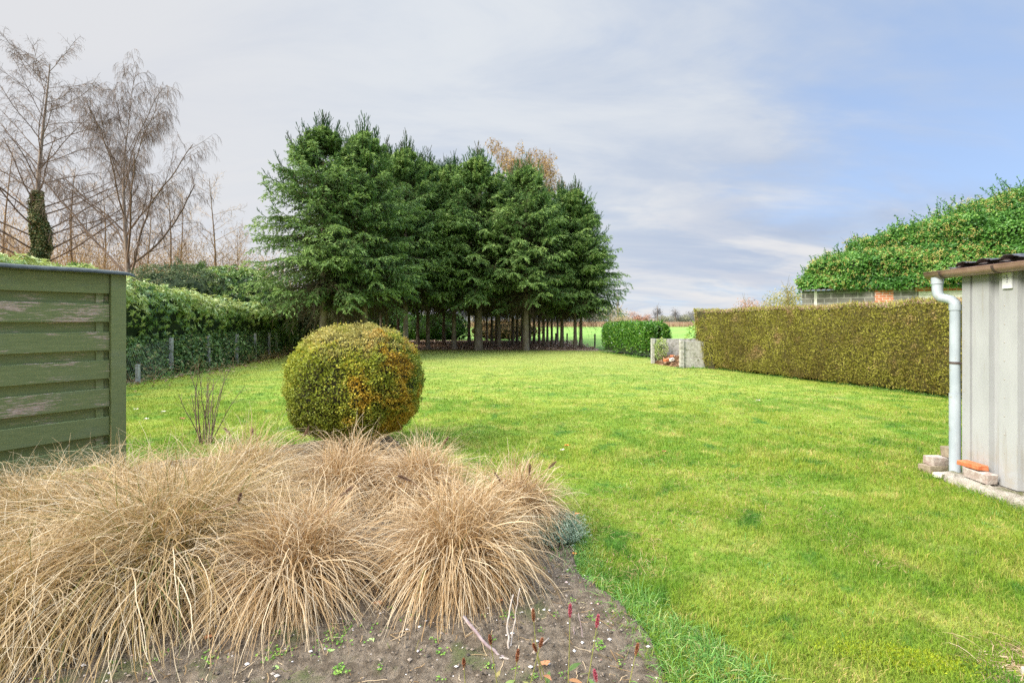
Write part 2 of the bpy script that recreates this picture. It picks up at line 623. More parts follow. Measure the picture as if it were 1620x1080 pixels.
ok = inpoly(np.stack([gx.ravel() + .08 * (vnoise(gx.ravel(), gy.ravel(), 4, 1) - .5), gy.ravel() + .1 * (vnoise(gx.ravel(), gy.ravel(), 5, 2) - .5)], 1), BED).reshape(gx.shape)
gz = soilz(gx, gy) + .009 * rng.random(gx.shape) ** 2
gz = np.where(ok, gz, -.002)
idx = np.arange(gx.size).reshape(gx.shape)
okq = ok[:-1, :-1] | ok[1:, :-1] | ok[:-1, 1:] | ok[1:, 1:]
Q = np.stack([idx[:-1, :-1], idx[:-1, 1:], idx[1:, 1:], idx[1:, :-1]], -1)[okq]
used = np.unique(Q)
remap = np.full(gx.size, -1)
remap[used] = np.arange(len(used))
V = np.stack([gx, gy, gz], -1).reshape(-1, 3)[used]
o = G().add(V, remap[Q]).build('flower_bed', soil_m, smooth=True)
o['kind'] = 'structure'

slab_m = solid('path_concrete', (.38, .34, .27), (.52, .48, .40), 9, rough=.9, bump=.6, bscale=60, col3=(.20, .22, .07), s3=7, lo3=.5, hi3=.6)
path = G().box(2.16, 4.2, .2, 2.06, -.02, .035).build('path', slab_m, bevel=.01)
path['kind'] = 'structure'

# ------------------------------------------------------------------ lawn blades (uncountable)


def blades(n, dmin, dmax, hgt, wid, pw, seed):
    r = np.random.default_rng(seed)
    u = r.random(n)
    e = 2 - pw
    d = (dmin ** e + u * (dmax ** e - dmin ** e)) ** (1 / e)
    x = (r.random(n) * 2 - 1) * (d * 1.14 + .5)
    P = np.stack([x, d, np.zeros(n)], 1)
    k = inpoly(P, LAWN)
    jx = P[:, 0] + .18 * (vnoise(P[:, 0], P[:, 1], 5, 8) - .5) + .12 * (r.random(len(P)) - .5) + .10 * (vnoise(P[:, 0], P[:, 1], 19, 18) - .5)
    jy = P[:, 1] + .16 * (vnoise(P[:, 0], P[:, 1], 6, 9) - .5)
    k &= ~inpoly(np.stack([jx, jy], 1), BED)
    k &= ~((P[:, 0] > 4.05) & (P[:, 1] < 4.75)) & ~((P[:, 0] > 2.1) & (P[:, 1] < 2.1))
    P = P[k]
    n = len(P)
    h = hgt * (.55 + .9 * r.random(n)) * (.65 + .8 * vnoise(P[:, 0], P[:, 1], 1.7, 5)) * (1 + .5 * (vnoise(P[:, 0], P[:, 1], 7, 6) - .5))
    az = r.random(n) * 2 * math.pi
    lean = .25 + .75 * r.random(n)
    dr = np.stack([np.cos(az), np.sin(az), np.zeros(n)], 1)
    sd = np.stack([-np.sin(az), np.cos(az), np.zeros(n)], 1)
    tw = r.normal(0, .5, (n, 1))
    sd = nrm(sd + dr * tw)
    z = np.array([0, 0, 1.])
    c0 = P
    c1 = P + z * (h * .6)[:, None] + dr * (h * lean * .35)[:, None]
    c2 = P + z * (h * (1.0 - .25 * lean))[:, None] + dr * (h * lean)[:, None]
    Cn = np.stack([c0, c1, c2], 1)
    W = np.stack([np.full(n, wid), np.full(n, wid * .85), np.full(n, wid * .12)], 1) * (.7 + .6 * r.random((n, 1)))
    return Cn, sd, W, r.random(n)


g = G()
for args in ((170000, 1.9, 4.5, .035, .0032, 1.6, 1), (190000, 4.5, 9, .034, .0045, 1.6, 2), (150000, 9, 25, .028, .009, 1.5, 3)):
    g.ribbons(*blades(*args))
tag(g.build('lawn_grass', M['blade']), 'short mown grass covering the whole garden lawn', 'grass', kind='stuff')

# longer tufts along the edge of the bed and beside the buildings
edge_m = leafmat('edge_grass_blade', [(0, (.07, .19, .035)), (.5, (.16, .36, .06)), (.8, (.28, .48, .11)), (.93, (.42, .52, .18)), (1, (.58, .48, .24))], trans=.35, rough=.5)


def tuft(g, c, n, L, spread, wid, r, up=1.0, k=6, lean=(0, 0)):
    az = r.random(n) * 2 * math.pi
    rad = spread * np.sqrt(r.random(n))
    p = np.stack([c[0] + rad * np.cos(az), c[1] + rad * np.sin(az), np.full(n, c[2] if len(c) > 2 else 0.)], 1)
    az2 = az + r.normal(0, .9, n)
    el = np.clip(r.normal(.9, .28, n), .15, 1.5) * up
    d = np.stack([np.cos(az2) * np.cos(el) + lean[0], np.sin(az2) * np.cos(el) + lean[1], np.sin(el)], 1)
    Ln = L * (.45 + .8 * r.random(n))
    pts = [p]
    for j in range(1, k):
        d = nrm(d + np.array([0, 0, -1.]) * (.26 + .25 * r.random((n, 1))) * 5 / k)
        q = pts[-1] + d * (Ln / (k - 1))[:, None]
        q[:, 2] = np.maximum(q[:, 2], .006)
        pts.append(q)
    Cn = np.stack(pts, 1)
    sd = nrm(np.stack([-np.sin(az2), np.cos(az2), np.zeros(n)], 1) + r.normal(0, .35, (n, 3)))
    prof = np.interp(np.linspace(0, 1, k), [0, .3, .7, 1], [.8, 1, .75, .08])
    g.ribbons(Cn, sd, wid * prof[None] * (.7 + .6 * r.random((n, 1))), r.random(n))


r = np.random.default_rng(21)
g = G()
edge = [(.45, 3.5), (.44, 3.35), (.42, 3.15), (.41, 3.0), (.45, 2.85), (.52, 2.72), (.56, 2.58), (.60, 2.46), (.64, 2.34), (.66, 2.22), (.70, 2.12), (.70, 2.0), (.74, 1.9), (.80, 2.2), (.84, 2.05), (.90, 1.95), (.95, 2.12), (.76, 2.35), (.68, 2.5), (.54, 3.0), (.5, 3.2), (.88, 2.25), (1.0, 2.0)]
for (x, y) in edge:
    for q in range(6):
        tuft(g, (x + r.normal(0, .05), y + r.normal(0, .05), .0), 34, .075 + .055 * (y < 2.6) * r.random(), .035, .0032, r)
for (x, y) in edge:             # stray sprouts creeping into the soil
    for q in range(7):
        tuft(g, (x - .02 - abs(r.normal(0, .09)), y + r.normal(0, .07), .02), 9, .06, .03, .0028, r)
    for q in range(3):
        tuft(g, (x - .03 + r.normal(0, .025), y + r.normal(0, .06), .01), 40, .05, .03, .0026, r)
tag(g.build('edge_grass', edge_m), 'longer bright green grass spilling over the edge of the bare soil', 'grass', kind='stuff')
g = G()
for q in range(110):        # rough grass at the foot of the left hedge and of the laurel
    yy = r.uniform(8, 24)
    xx = np.interp(yy, [8, 11.7, 14, 18.5, 24], [-9.3, -9.3, -8.95, -9.8, -10.8]) + r.normal(0, .15)
    tuft(g, (xx, yy), 26, .22, .12, .010, r, k=4)
tag(g.build('hedge_foot_grass', edge_m), 'rough grass along the foot of the left hedge', 'grass', kind='stuff')
g = G()
for q in range(150):
    s = r.uniform(0, 1)
    tuft(g, (6.35 + (8.6 - 6.35) * s - .06 + r.normal(0, .05), 15.2 + (9.3 - 15.2) * s), 24, .11, .07, .007, r, k=4)
for q in range(50):
    tuft(g, (r.uniform(4.0, 4.15), r.uniform(3.2, 4.3)), 30, .07, .05, .004, r, k=4)
for q in range(40):
    s = r.uniform(0, 1)
    tuft(g, (4.25 + 1.2 * s, 22.8 - 4 * s), 20, .16, .12, .012, r, k=4)
for q in range(24):
    tuft(g, (r.uniform(5.2, 6.4), 15.22 + r.normal(0, .04)), 20, .12, .06, .008, r, k=4)
tag(g.build('border_grass', edge_m), 'fringe of uncut grass under the clipped hedges and the shed wall', 'grass', kind='stuff')

# dry tufts and moss at the concrete corner
dry_m = leafmat('dry_grass_blade', [(0, (.18, .12, .05)), (.5, (.42, .28, .14)), (1, (.68, .50, .32))], trans=.2)
g = G()
for q in range(14):
    tuft(g, (r.uniform(2.0, 2.5), r.uniform(2.05, 2.22), .0), 36, .17, .04, .0035, r, lean=(.6, -.1), up=.5)
tag(g.build('dry_grass', dry_m), 'matted dry brown grass beside the concrete corner', 'grass', kind='stuff')
g = G()
moss_m = leafmat('moss_green', [(0, (.16, .22, .01)), (1, (.45, .52, .03))], trans=.2)
P_ = np.stack([r.normal(1.78, .10, 6000), r.normal(2.14, .045, 6000), np.full(6000, .012)], 1)
P_[:, 0] -= (P_[:, 1] - 2.1) * 1.6
g.leaves(P_, r.normal(0, 1, (6000, 3)) + [0, 0, 1.3], r.normal(0, 1, (6000, 3)), .014, .006, r.random(6000))
tag(g.build('moss', moss_m), 'yellow green moss patch near the concrete corner', 'moss', kind='stuff')

# pebbles and crumbs in the soil
g = G()
oct_ = np.array([[1, 0, 0], [0, 1, 0], [-1, 0, 0], [0, -1, 0], [0, 0, .7], [0, 0, -.7]], float)
tri_ = [[0, 1, 4], [1, 2, 4], [2, 3, 4], [3, 0, 4], [1, 0, 5], [2, 1, 5], [3, 2, 5], [0, 3, 5]]
for q in range(7000):
    x_, y_ = r.uniform(-2.6, .7), r.uniform(1.7, 3.4)
    s = .0028 + .0075 * r.random() ** 3.5
    p = np.array([x_, y_, soilz(np.array([x_]), np.array([y_]))[0] + .004 + s * .3])
    g.add(p + oct_ * s * r.uniform(.7, 1.4, 3) , T=tri_, ta=r.random())
k = inpoly(np.array([v[0] for v in g.V]), BED)
g2 = G()
for v, a, kk in zip(g.V, g.ta, k):
    if kk:
        g2.add(v, T=tri_, ta=a[0])
peb_m = leafmat('soil_pebble', [(0, (.05, .04, .03)), (.55, (.15, .115, .08)), (.90, (.30, .24, .18)), (.94, (.60, .55, .50)), (.98, (.80, .76, .72)), (1, (.5, .2, .12))], trans=0, rough=.8)
tag(g2.build('soil_pebbles', peb_m), 'tiny stones and crumbs strewn over the bare soil', 'pebbles', kind='stuff')

# ------------------------------------------------------------------ branch machinery


def interp_poly(Cn, Rd, t):
    """sample n polylines at parameters t (n,c)"""
    n, k = Cn.shape[:2]
    f = t * (k - 1)
    i = np.clip(np.floor(f).astype(int), 0, k - 2)
    u = (f - i)[..., None]
    ar = np.arange(n)[:, None]
    P0, P1 = Cn[ar, i], Cn[ar, i + 1]
    rr = Rd[ar, i] * (1 - u[..., 0]) + Rd[ar, i + 1] * u[..., 0]
    return P0 * (1 - u) + P1 * u, nrm(P1 - P0), rr


def march(P, D, L, k, grav, wobble, r, upend=0.):
    pts = [P]
    n = len(P)
    for j in range(1, k):
        f = j / (k - 1)
        gr = np.zeros((n, 3))
        gr[:, 2] = -np.asarray(grav) / k * 2 + (upend / k * 4 * max(0, f - .55))
        D = nrm(D + gr + r.normal(0, wobble, (n, 3)))
        pts.append(pts[-1] + D * (L / (k - 1))[:, None])
    return np.stack(pts, 1)


def sprout(Cn, Rd, cnt, t0, t1, ang, ratio, k, grav, wobble, r, rr=.6, minr=.002, planar=0., Lmin=.05, upend=0., fall=.5, jit=1.):
    n = len(Cn)
    t = t0 + (t1 - t0) * (np.arange(cnt)[None] + r.random((n, cnt)) * jit) / cnt
    P, T, rad = interp_poly(Cn, Rd, np.clip(t, 0, 1))
    Lp = np.linalg.norm(np.diff(Cn, axis=1), axis=2).sum(1)
    up = np.array([0, 0, 1.])
    A = nrm(np.cross(T, up) + 1e-4)
    B = np.cross(A, T)
    ph = r.random((n, 1)) * 6.28 + np.arange(cnt)[None] * 2.4 + r.normal(0, .4, (n, cnt))
    side = np.where(np.arange(cnt)[None] % 2 == 0, 1., -1.) + np.zeros((n, 1))
    pv = A * np.cos(ph)[..., None] + B * np.sin(ph)[..., None]
    pl = nrm(A * side[..., None] + B * r.normal(0, .25, (n, cnt))[..., None])
    pv = nrm(pv * (1 - planar) + pl * planar)
    a = r.uniform(ang[0], ang[1], (n, cnt))[..., None]
    D = T * np.cos(a) + pv * np.sin(a)
    L = np.maximum(Lp[:, None] * ratio * (1 - fall * t) * r.uniform(.65, 1.2, (n, cnt)), Lmin)
    P, D, L, rad, t = P.reshape(-1, 3), D.reshape(-1, 3), L.ravel(), rad.ravel(), t.ravel()
    C2 = march(P, D, L, k, grav, wobble, r, upend)
    r0 = np.maximum(rad * rr, minr)
    R2 = r0[:, None] * np.linspace(1, .35, k)[None]
    return C2, np.maximum(R2, minr * .5), t, L


# ------------------------------------------------------------------ spruces


def spruce_mesh(seed, Ht, Rmax, zb):
    r = np.random.default_rng(seed)
    tz = np.linspace(0, 1, 14)
    tr = np.zeros((1, 14, 3))
    tr[0, :, 2] = tz * Ht
    tr[0, :, 0] = .05 * np.sin(tz * 5 + seed) * tz
    rad = np.interp(tz, [0, .03, .1, .5, 1], [.19, .155, .14, .085, .012])[None]
    trunk = G().tubes(tr, rad, 9)
    g = G()
    nw = 50
    brs_p, brs_d, brs_l, elev, ts = [], [], [], [], []
    for i in range(nw):
        t = (i + r.random() * .6) / nw
        z = zb + (Ht * .985 - zb) * t ** .96
        for q in range(r.integers(5, 8)):
            a = r.random() * 6.283
            prof = (1 - t) ** .8 * (1 + .6 * t) * np.interp(t, [0, .06, .2, 1], [.78, .93, 1., 1.])
            L = Rmax * prof * r.uniform(.70, 1.16) + .10
            el = np.interp(t, [0, .2, .6, .9, 1], [.05, .18, .42, .85, 1.15]) + r.normal(0, .10)
            brs_p.append((.05 * math.sin(z / Ht * 5 + seed) * z / Ht, 0, z))
            brs_d.append((math.cos(a) * math.cos(el), math.sin(a) * math.cos(el), math.sin(el)))
            brs_l.append(L)
            ts.append(t)
    P, D, L, ts = map(np.array, (brs_p, brs_d, brs_l, ts))
    grav = np.interp(ts, [0, .5, 1], [.34, .32, .05])
    Cb = march(P, D, L, 9, grav, .05, r, upend=.85)
    Rb = (.010 + .012 * (L / Rmax))[:, None] * np.linspace(1, .25, 9)[None]
    g.tubes(Cb, Rb, 4, a=.04)
    # side twigs that spread flat and hang
    m = 24
    C2, R2, t2, L2 = sprout(Cb, Rb, m, .12, 1.0, (.6, 1.15), .34, 6, .55, .07, r, rr=.5, minr=.004, planar=.8, Lmin=.14, upend=.3, fall=.6)
    tsb = np.repeat(ts, m)
    Lb = np.repeat(L, m)
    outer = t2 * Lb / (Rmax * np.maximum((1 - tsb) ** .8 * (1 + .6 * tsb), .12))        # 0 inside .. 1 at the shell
    keep = (r.random(len(C2)) < np.interp(outer, [0, .3, .55, 1], [.25, .6, 1, 1])) & ~((tsb > .93) & (r.random(len(C2)) < .55))
    C2, R2, t2, tsb, outer = C2[keep], R2[keep], t2[keep], tsb[keep], outer[keep]
    g.ribbons(C2, nrm(np.cross(C2[:, -1] - C2[:, 0], [0, 0, 1.]) + 1e-4), np.maximum(R2 * 2, .008), .06)
    # needle clad shoots along the twigs

    def shoots(Cx, cnt, base, Lr, Wr, spread):
        n = len(Cx)
        t = np.clip((np.arange(cnt)[None] + r.random((n, cnt))) / cnt, 0, 1)
        Pp, T, _ = interp_poly(Cx, np.ones(Cx.shape[:2]), t)
        rv = r.normal(0, 1, T.shape)
        rv = nrm(rv - (rv * T).sum(-1, keepdims=True) * T)
        A = T * r.uniform(.5, 1.1, (n, cnt, 1)) + rv * spread + np.array([0, 0, -.18])
        nn = r.normal(0, 1, T.shape) + np.array([0, 0, .8])
        a = np.clip(base[:, None] + r.normal(0, .13, (n, cnt)) + .14 * (t - .5), .11, 1)
        g.leaves(Pp.reshape(-1, 3), A.reshape(-1, 3), nn.reshape(-1, 3), r.uniform(*Lr, n * cnt), r.uniform(*Wr, n * cnt), a.ravel(), fold=.1)
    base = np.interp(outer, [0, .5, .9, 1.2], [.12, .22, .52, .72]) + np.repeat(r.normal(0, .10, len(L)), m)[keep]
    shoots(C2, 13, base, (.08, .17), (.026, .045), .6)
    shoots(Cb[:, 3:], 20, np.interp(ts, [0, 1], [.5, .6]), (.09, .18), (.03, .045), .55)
    # dead brown twigs in the lowest metre of the crown
    nd_ = 260
    a = r.random(nd_) * 6.28
    z = r.uniform(zb - .55, zb + .8, nd_)
    Pd = np.stack([0 * a, 0 * a, z], 1)
    Dd = np.stack([np.cos(a), np.sin(a), r.normal(-.15, .2, nd_)], 1)
    Cd = march(Pd, nrm(Dd), r.uniform(.4, Rmax * .8, nd_), 6, .35, .12, r)
    g.tubes(Cd, np.linspace(.011, .004, 6)[None] + np.zeros((nd_, 1)), 3, a=.03)
    Ct, Rt, _, _ = sprout(Cd, np.full(Cd.shape[:2], .006), 8, .3, 1, (.6, 1.2), .3, 4, .6, .12, r, minr=.004)
    g.ribbons(Ct, nrm(r.normal(0, 1, (len(Ct), 3))), .010, .02)
    # upright leader and its ring of candles
    lead = []
    for c in range(3 if seed % 2 else 2):
        off = np.array([0, 0, 0]) if c == 0 else r.normal(0, .22, 3) * [1, 1, .3]
        p0 = np.array([.05 * math.sin(5 + seed), 0, Ht * .94]) + off
        top = p0 + [r.normal(0, .03), r.normal(0, .03), Ht * .06 + r.uniform(.45, .9) - .35 * (c > 0)]
        lead.append(np.linspace(p0, top, 6))
    lead = np.array(lead)
    g.tubes(lead, np.linspace(.026, .016, 6)[None] + np.zeros((len(lead), 1)), 4, a=.13)
    Cc, Rc, _, _ = sprout(lead, np.full(lead.shape[:2], .02), 16, .0, .9, (.6, 1.0), .45, 5, -.9, .06, r, minr=.011, Lmin=.14)
    g.tubes(Cc, np.linspace(.013, .010, 5)[None] + np.zeros((len(Cc), 1)), 3, a=.12)
    # candles on the ends of the upper branches
    sel = np.where(ts > .38)[0]
    sel = sel[r.random(len(sel)) < .75]
    Pe = Cb[sel, -2]
    De = nrm(nrm(Cb[sel, -1] - Cb[sel, -3]) + np.array([0, 0, .35]))
    Ce = march(Pe, De, r.uniform(.35, .85, len(sel)), 5, -.5, .05, r)
    g.tubes(Ce, np.linspace(.014, .010, 5)[None] + np.zeros((len(sel), 1)), 3, a=.16)
    Cf, Rf, _, _ = sprout(Ce, np.full(Ce.shape[:2], .01), 5, .2, .9, (.5, .8), .4, 3, -.6, .05, r, minr=.009, Lmin=.1)
    g.tubes(Cf, .0095, 3, a=.16)
    return trunk, g


SP = []
for i, (Ht, Rm, zb) in enumerate([(10.2, 2.95, 2.85), (10.0, 2.7, 2.8), (9.6, 2.8, 2.7), (10.4, 2.5, 3.0)]):
    SP.append((Ht, spruce_mesh(101 + i, Ht, Rm, zb)))
protos = [None] * 4


def spruce(var, x, y, top, rz, label, wide=1.0, fat=1.0):
    Ht = SP[var][0]
    if protos[var] is None:
        t = thing('spruce_tree', label, 'spruce', (0, 0, 0), 'spruce trees in the grove')
        SP[var][1][0].build('trunk', M['bark_spruce'], t, smooth=True)
        SP[var][1][1].build('crown', M['spruce'], t)
        protos[var] = t
        o = t
        o.location = (x, y, 0)
        o.rotation_euler = (0, 0, rz)
    else:
        o = clone(protos[var], (x, y, 0), rz, 1, label)
    s = top / (Ht * 1.03)
    o.scale = (s * wide, s * wide, s)
    for c in o.children:
        if c.name.startswith('trunk'):
            c.scale = (fat / wide, fat / wide, 1)
    return o


# px of trunk, distance, top height, variant, crown width factor, trunk factor, label
front = [
    (511, 18.6, 9.15, 0, 1.10, 1.1, 'big leftmost spruce of the grove, its broad crown reaching out over the hedge'),
    (577, 19.6, 9.35, 1, 1.05, 1.0, 'tall spruce second from the left, its tip standing clear behind the round bush'),
    (757, 24.6, 10.0, 2, 1.10, 1.35, 'spruce with a thick pale trunk at the middle of the front edge'),
    (832, 24.4, 9.5, 1, 1.10, 1.15, 'spruce with a thick pale trunk right of the middle one at the front edge'),
    (642, 22.8, 9.9, 3, 1.0, .95, 'spruce whose trunk stands just behind the right shoulder of the round bush'),
    (677, 25.3, 10.0, 1, 1.15, .75, 'slim spruce at the front edge just right of the round bush'),
    (718, 25.0, 9.7, 2, 1.12, .85, 'spruce with a dark double looking trunk left of the middle pale trunk'),
    (789, 26.2, 9.3, 3, 1.0, .9, 'dark trunked spruce standing between the two thick pale trunks'),
    (889, 26.4, 8.9, 0, .95, .85, 'dark trunked spruce near the right end of the grove'),
    (910, 25.6, 8.7, 3, 1.05, .8, 'leaning spruce near the right end, beside the field'),
    (919, 25.9, 7.9, 2, 1.08, .8, 'outermost spruce on the right, beside the field fence'),
    (860, 27.5, 8.9, 3, .95, .7, 'spruce right of the second pale trunk, seen against the field'),
]
back = [
    (545, 23.5, 9.9, 2), (612, 24.0, 10.3, 2), (603, 27.5, 11.0, 3), (661, 29.0, 11.4, 0), (702, 33.0, 12.4, 1), (742, 29.5, 11.2, 1),
    (752, 31.0, 9.5, 3), (770, 36.0, 10.6, 0), (778, 30.0, 9.8, 2), (785, 33.5, 10.2, 1), (811, 29.0, 10.8, 0), (818, 31.5, 10.0, 3),
    (826, 35.0, 10.2, 2), (838, 29.6, 9.2, 3), (845, 33.0, 9.9, 0), (853, 30.5, 9.4, 2), (866, 31.5, 9.0, 1), (873, 29.0, 8.6, 0),
    (630, 33.0, 12.6, 1), (575, 31.0, 9.5, 0), (535, 28.5, 8.9, 3), (882, 33.5, 9.0, 3)]
r = np.random.default_rng(5)
for px, d, top, v, wd, ft, lab in front:
    spruce(v, ax(px, d), d, top, r.random() * 6.28, lab, wd, ft)
order = sorted(range(len(back)), key=lambda i: back[i][0])
ordn = ['first', 'second', 'third', 'fourth', 'fifth', 'sixth', 'seventh', 'eighth', 'ninth', 'tenth', 'eleventh', 'twelfth', 'thirteenth', 'fourteenth', 'fifteenth', 'sixteenth', 'seventeenth', 'eighteenth', 'nineteenth', 'twentieth', 'twenty-first', 'twenty-second']
for k, i in enumerate(order):
    px, d, top, v = back[i]
    spruce(v, ax(px, d), d, top * .97, r.random() * 6.28, 'slim dark trunked spruce behind the front row, %s inner trunk counted from the left' % ordn[k], .85, .62)

# ------------------------------------------------------------------ bare trees


def bare_tree(loc, H, label, cat, seed, style, group=None, twm='twig_dark', name='bare_tree', scale_r=1.0, dense=1.0, group_leaf=None):
    r = np.random.default_rng(seed)
    t = thing(name, label, cat, loc, group)
    L0 = np.array(loc, float)
    k = 14
    zz_ = np.linspace(0, 1, k)
    tr = np.zeros((1, k, 3))
    top = H * (.97 if style in ('larch', 'slim') else .84)
    tr[0, :, 2] = zz_ * top
    tr[0, :, 0] = .02 * H * np.sin(zz_ * 4 + seed) * zz_
    tr[0, :, 1] = .02 * H * np.cos(zz_ * 3 + seed) * zz_
    r0 = H * .0118 * scale_r
    rad = r0 * np.interp(zz_, [0, .05, 1], [1.25, 1., .12])[None]
    gt = G().tubes(tr + L0, rad, 9)
    gc = G()
    if style == 'larch':
        C1, R1, t1, _ = sprout(tr, rad, int(44 * dense), .26, .99, (.75, 1.15),   .52, 10, -.06, .055, r, rr=.36, minr=.015, fall=.72)
        gc.tubes(C1 + L0, R1, 5, a=.35)
        C2, R2, _, _ = sprout(C1, R1, 16, .2, 1, (.4, .9), .30, 6, .25, .10, r, rr=.5, minr=.009, Lmin=.5)
        gc.tubes(C2 + L0, R2, 3, a=.25)
        C3, R3, _, _ = sprout(C2, R2, 13, .15, 1, (.4, 1.0), .45, 5, .9, .14, r, rr=.5, minr=.006, Lmin=.3)
        gc.ribbons(C3 + L0, nrm(r.normal(0, 1, (len(C3), 3)) * [1, .3, .3]), np.linspace(.012, .007, 5)[None], r.random(len(C3)) * .5)
    elif style == 'birch':
        C1, R1, _, _ = sprout(tr, rad, int(17 * dense), .27, .99, (.35, .85), .74, 13, -.12, .075, r, rr=.50, minr=.02, fall=.58)
        gc.tubes(C1 + L0, R1, 6, a=.5)
        C2, R2, _, _ = sprout(C1, R1, 13, .2, 1, (.35, .9), .36, 9, -.05, .10, r, rr=.5, minr=.011, Lmin=.6, fall=.45)
        gc.tubes(C2 + L0, R2, 4, a=.3)
        C3, R3, _, _ = sprout(C2, R2, 10, .15, 1, (.4, 1.0), .40, 7, .95, .12, r, rr=.5, minr=.006, Lmin=.5)
        gc.ribbons(C3 + L0, nrm(r.normal(0, 1, (len(C3), 3)) * [1, .3, .3]), np.linspace(.012, .007, 7)[None], .2 + r.random(len(C3)) * .2)
        C4, R4, _, _ = sprout(C3, R3, 7, .3, 1, (.3, .9), .6, 5, 1.6, .12, r, rr=.6, minr=.004, Lmin=.35)
        gc.ribbons(C4 + L0, nrm(r.normal(0, 1, (len(C4), 3)) * [1, .3, .3]), np.linspace(.009, .005, 5)[None], r.random(len(C4)) * .25)
    else:
        C1, R1, _, _ = sprout(tr, rad, int(26 * dense), .2, .98, (.6, 1.15), .30, 8, -.2, .08, r, rr=.4, minr=.010, fall=.6)
        gc.tubes(C1 + L0, R1, 4, a=.6)
        C2, R2, _, _ = sprout(C1, R1, 10, .2, 1, (.4, 1.0), .40, 5, .05, .14, r, rr=.5, minr=.006, Lmin=.3)
        gc.ribbons(C2 + L0, nrm(r.normal(0, 1, (len(C2), 3)) * [1, .3, .3]), np.linspace(.013, .008, 5)[None], r.random(len(C2)))
        C3, R3, _, _ = sprout(C2, R2, 6, .2, 1, (.4, 1.0), .5, 4, .1, .16, r, rr=.5, minr=.005, Lmin=.2)
        gc.ribbons(C3 + L0, nrm(r.normal(0, 1, (len(C3), 3)) * [1, .3, .3]), np.linspace(.009, .006, 4)[None], r.random(len(C3)))
    gt.build('trunk', M['bark_grey' if style in ('larch', 'birch') else 'bark_tan'], t, smooth=True)
    crown = gc.build('crown', M[twm], t, smooth=False)
    return t, (C3 if style != 'birch' else C4) + L0


def put(px, d):
    return (ax(px, d), d, 0)


# the big larch at the left edge and its ivy
lt, _ = bare_tree(put(62, 25), hz(82, 25), 'tall bare larch at the left edge with ivy climbing its trunk', 'tree', 41, 'larch')
r = np.random.default_rng(77)
n = 32000
zt = r.random(n) ** .9
zv = .3 + zt * 7.9
az = r.random(n) * 6.28
rd = np.interp(zv, [0, 2, 4.5, 6.5, 8.4], [.46, .50, .40, .30, .12]) * (.35 + 1.3 * vnoise(az * 1.2, zv, 1.3, 3)) * r.uniform(.4, 1.35, n)
bx, by = put(62, 25)[:2]
P_ = np.stack([bx + rd * np.cos(az), by + rd * np.sin(az), zv], 1)
N_ = np.stack([np.cos(az), np.sin(az), .4 + 0 * az], 1) + r.normal(0, .4, (n, 3))
G().leaves(P_, r.normal(0, .6, (n, 3)) + [0, 0, -1], N_, r.uniform(.07, .13, n), r.uniform(.06, .11, n), np.clip(r.random(n) * .95 + .1 * (zv < 3), 0, 1)).build('ivy', leafmat('trunk_ivy', [(0, (.05, .09, .025)), (.5, (.13, .18, .05)), (.75, (.26, .24, .09)), (1, (.48, .36, .16))], trans=.15), lt)

bare_tree(put(205, 24), hz(148, 24), 'spreading bare birch with weeping dark twigs right of the ivy clad larch', 'tree', 52, 'birch', scale_r=1.05)
slim = [(283, 29, 300, 61, 'slender bare tree right of the weeping birch, the straighter of the close pair'),
        (266, 28, 285, 62, 'slender bare tree with a crooked forked trunk close to the straight one'),
        (339, 27, 275, 63, 'slender bare tree with a fine open crown left of the grove'),
        (380, 30, 360, 64, 'thin bare stem closest to the leftmost spruce'),
        (118, 27, 255, 65, 'slender bare tree between the ivy clad larch and the weeping birch'),
        (8, 26, 230, 66, 'slender bare tree at the very left edge of the view'),
        (232, 31, 300, 67, 'slim bare tree standing behind the weeping birch'),
        (162, 32, 290, 68, 'slim bare tree just left of the weeping birch trunk')]
for px, d, ty, sd, lab in slim:
    bare_tree(put(px, d), hz(ty, d), lab, 'tree', sd, 'slim', group='slender bare trees beyond the left hedge', twm='twig_tan', scale_r=.72)

# autumn tree whose crown shows above the spruces
at_, tips = bare_tree(put(836, 41), hz(234, 41), 'half bare autumn tree whose brown top rises behind the spruces', 'tree', 71, 'birch', twm='twig_tan', dense=1.3)
r = np.random.default_rng(72)
Pl = tips[:, -1]
Pl = Pl[r.random(len(Pl)) < .4]
G().leaves(Pl, r.normal(0, 1, Pl.shape), r.normal(0, 1, Pl.shape), .17, .12, r.random(len(Pl))).build('leaves', M['tan_leaf'], at_)

# thicket of thin brown twigs beyond the hedge (uncountable)
r = np.random.default_rng(81)
n = 2300
xx = r.uniform(-42, -14.5, n)
yy = r.uniform(26.5, 36, n)
px_ = 810 + F * xx / yy
hh = np.interp(px_, [-300, 0, 100, 200, 300, 400], [8.6, 8.0, 7.2, 6.4, 6.2, 5.6]) * r.uniform(.35, 1.12, n)
P_ = np.stack([xx, yy, 0 * xx], 1)
C1 = march(P_, nrm(r.normal(0, .22, (n, 3)) + [0, 0, 1]), hh, 9, .04, .10, r)
g = G().tubes(C1, np.linspace(.018, .006, 9)[None] + np.zeros((n, 1)), 3, a=r.random(n) * .7)
C2, R2, _, _ = sprout(C1, np.full((n, 9), .01), 9, .25, 1, (.4, 1.1), .25, 5, .0, .14, r, minr=.006, Lmin=.3)
g.ribbons(C2, nrm(r.normal(0, 1, (len(C2), 3)) * [1, .3, .3]), np.linspace(.013, .008, 5)[None], r.random(len(C2)))
C3, _, _, _ = sprout(C2, R2, 4, .25, 1, (.4, 1.1), .5, 4, .1, .16, r, minr=.006, Lmin=.25)
g.ribbons(C3, nrm(r.normal(0, 1, (len(C3), 3)) * [1, .3, .3]), np.linspace(.010, .006, 4)[None], r.random(len(C3)))
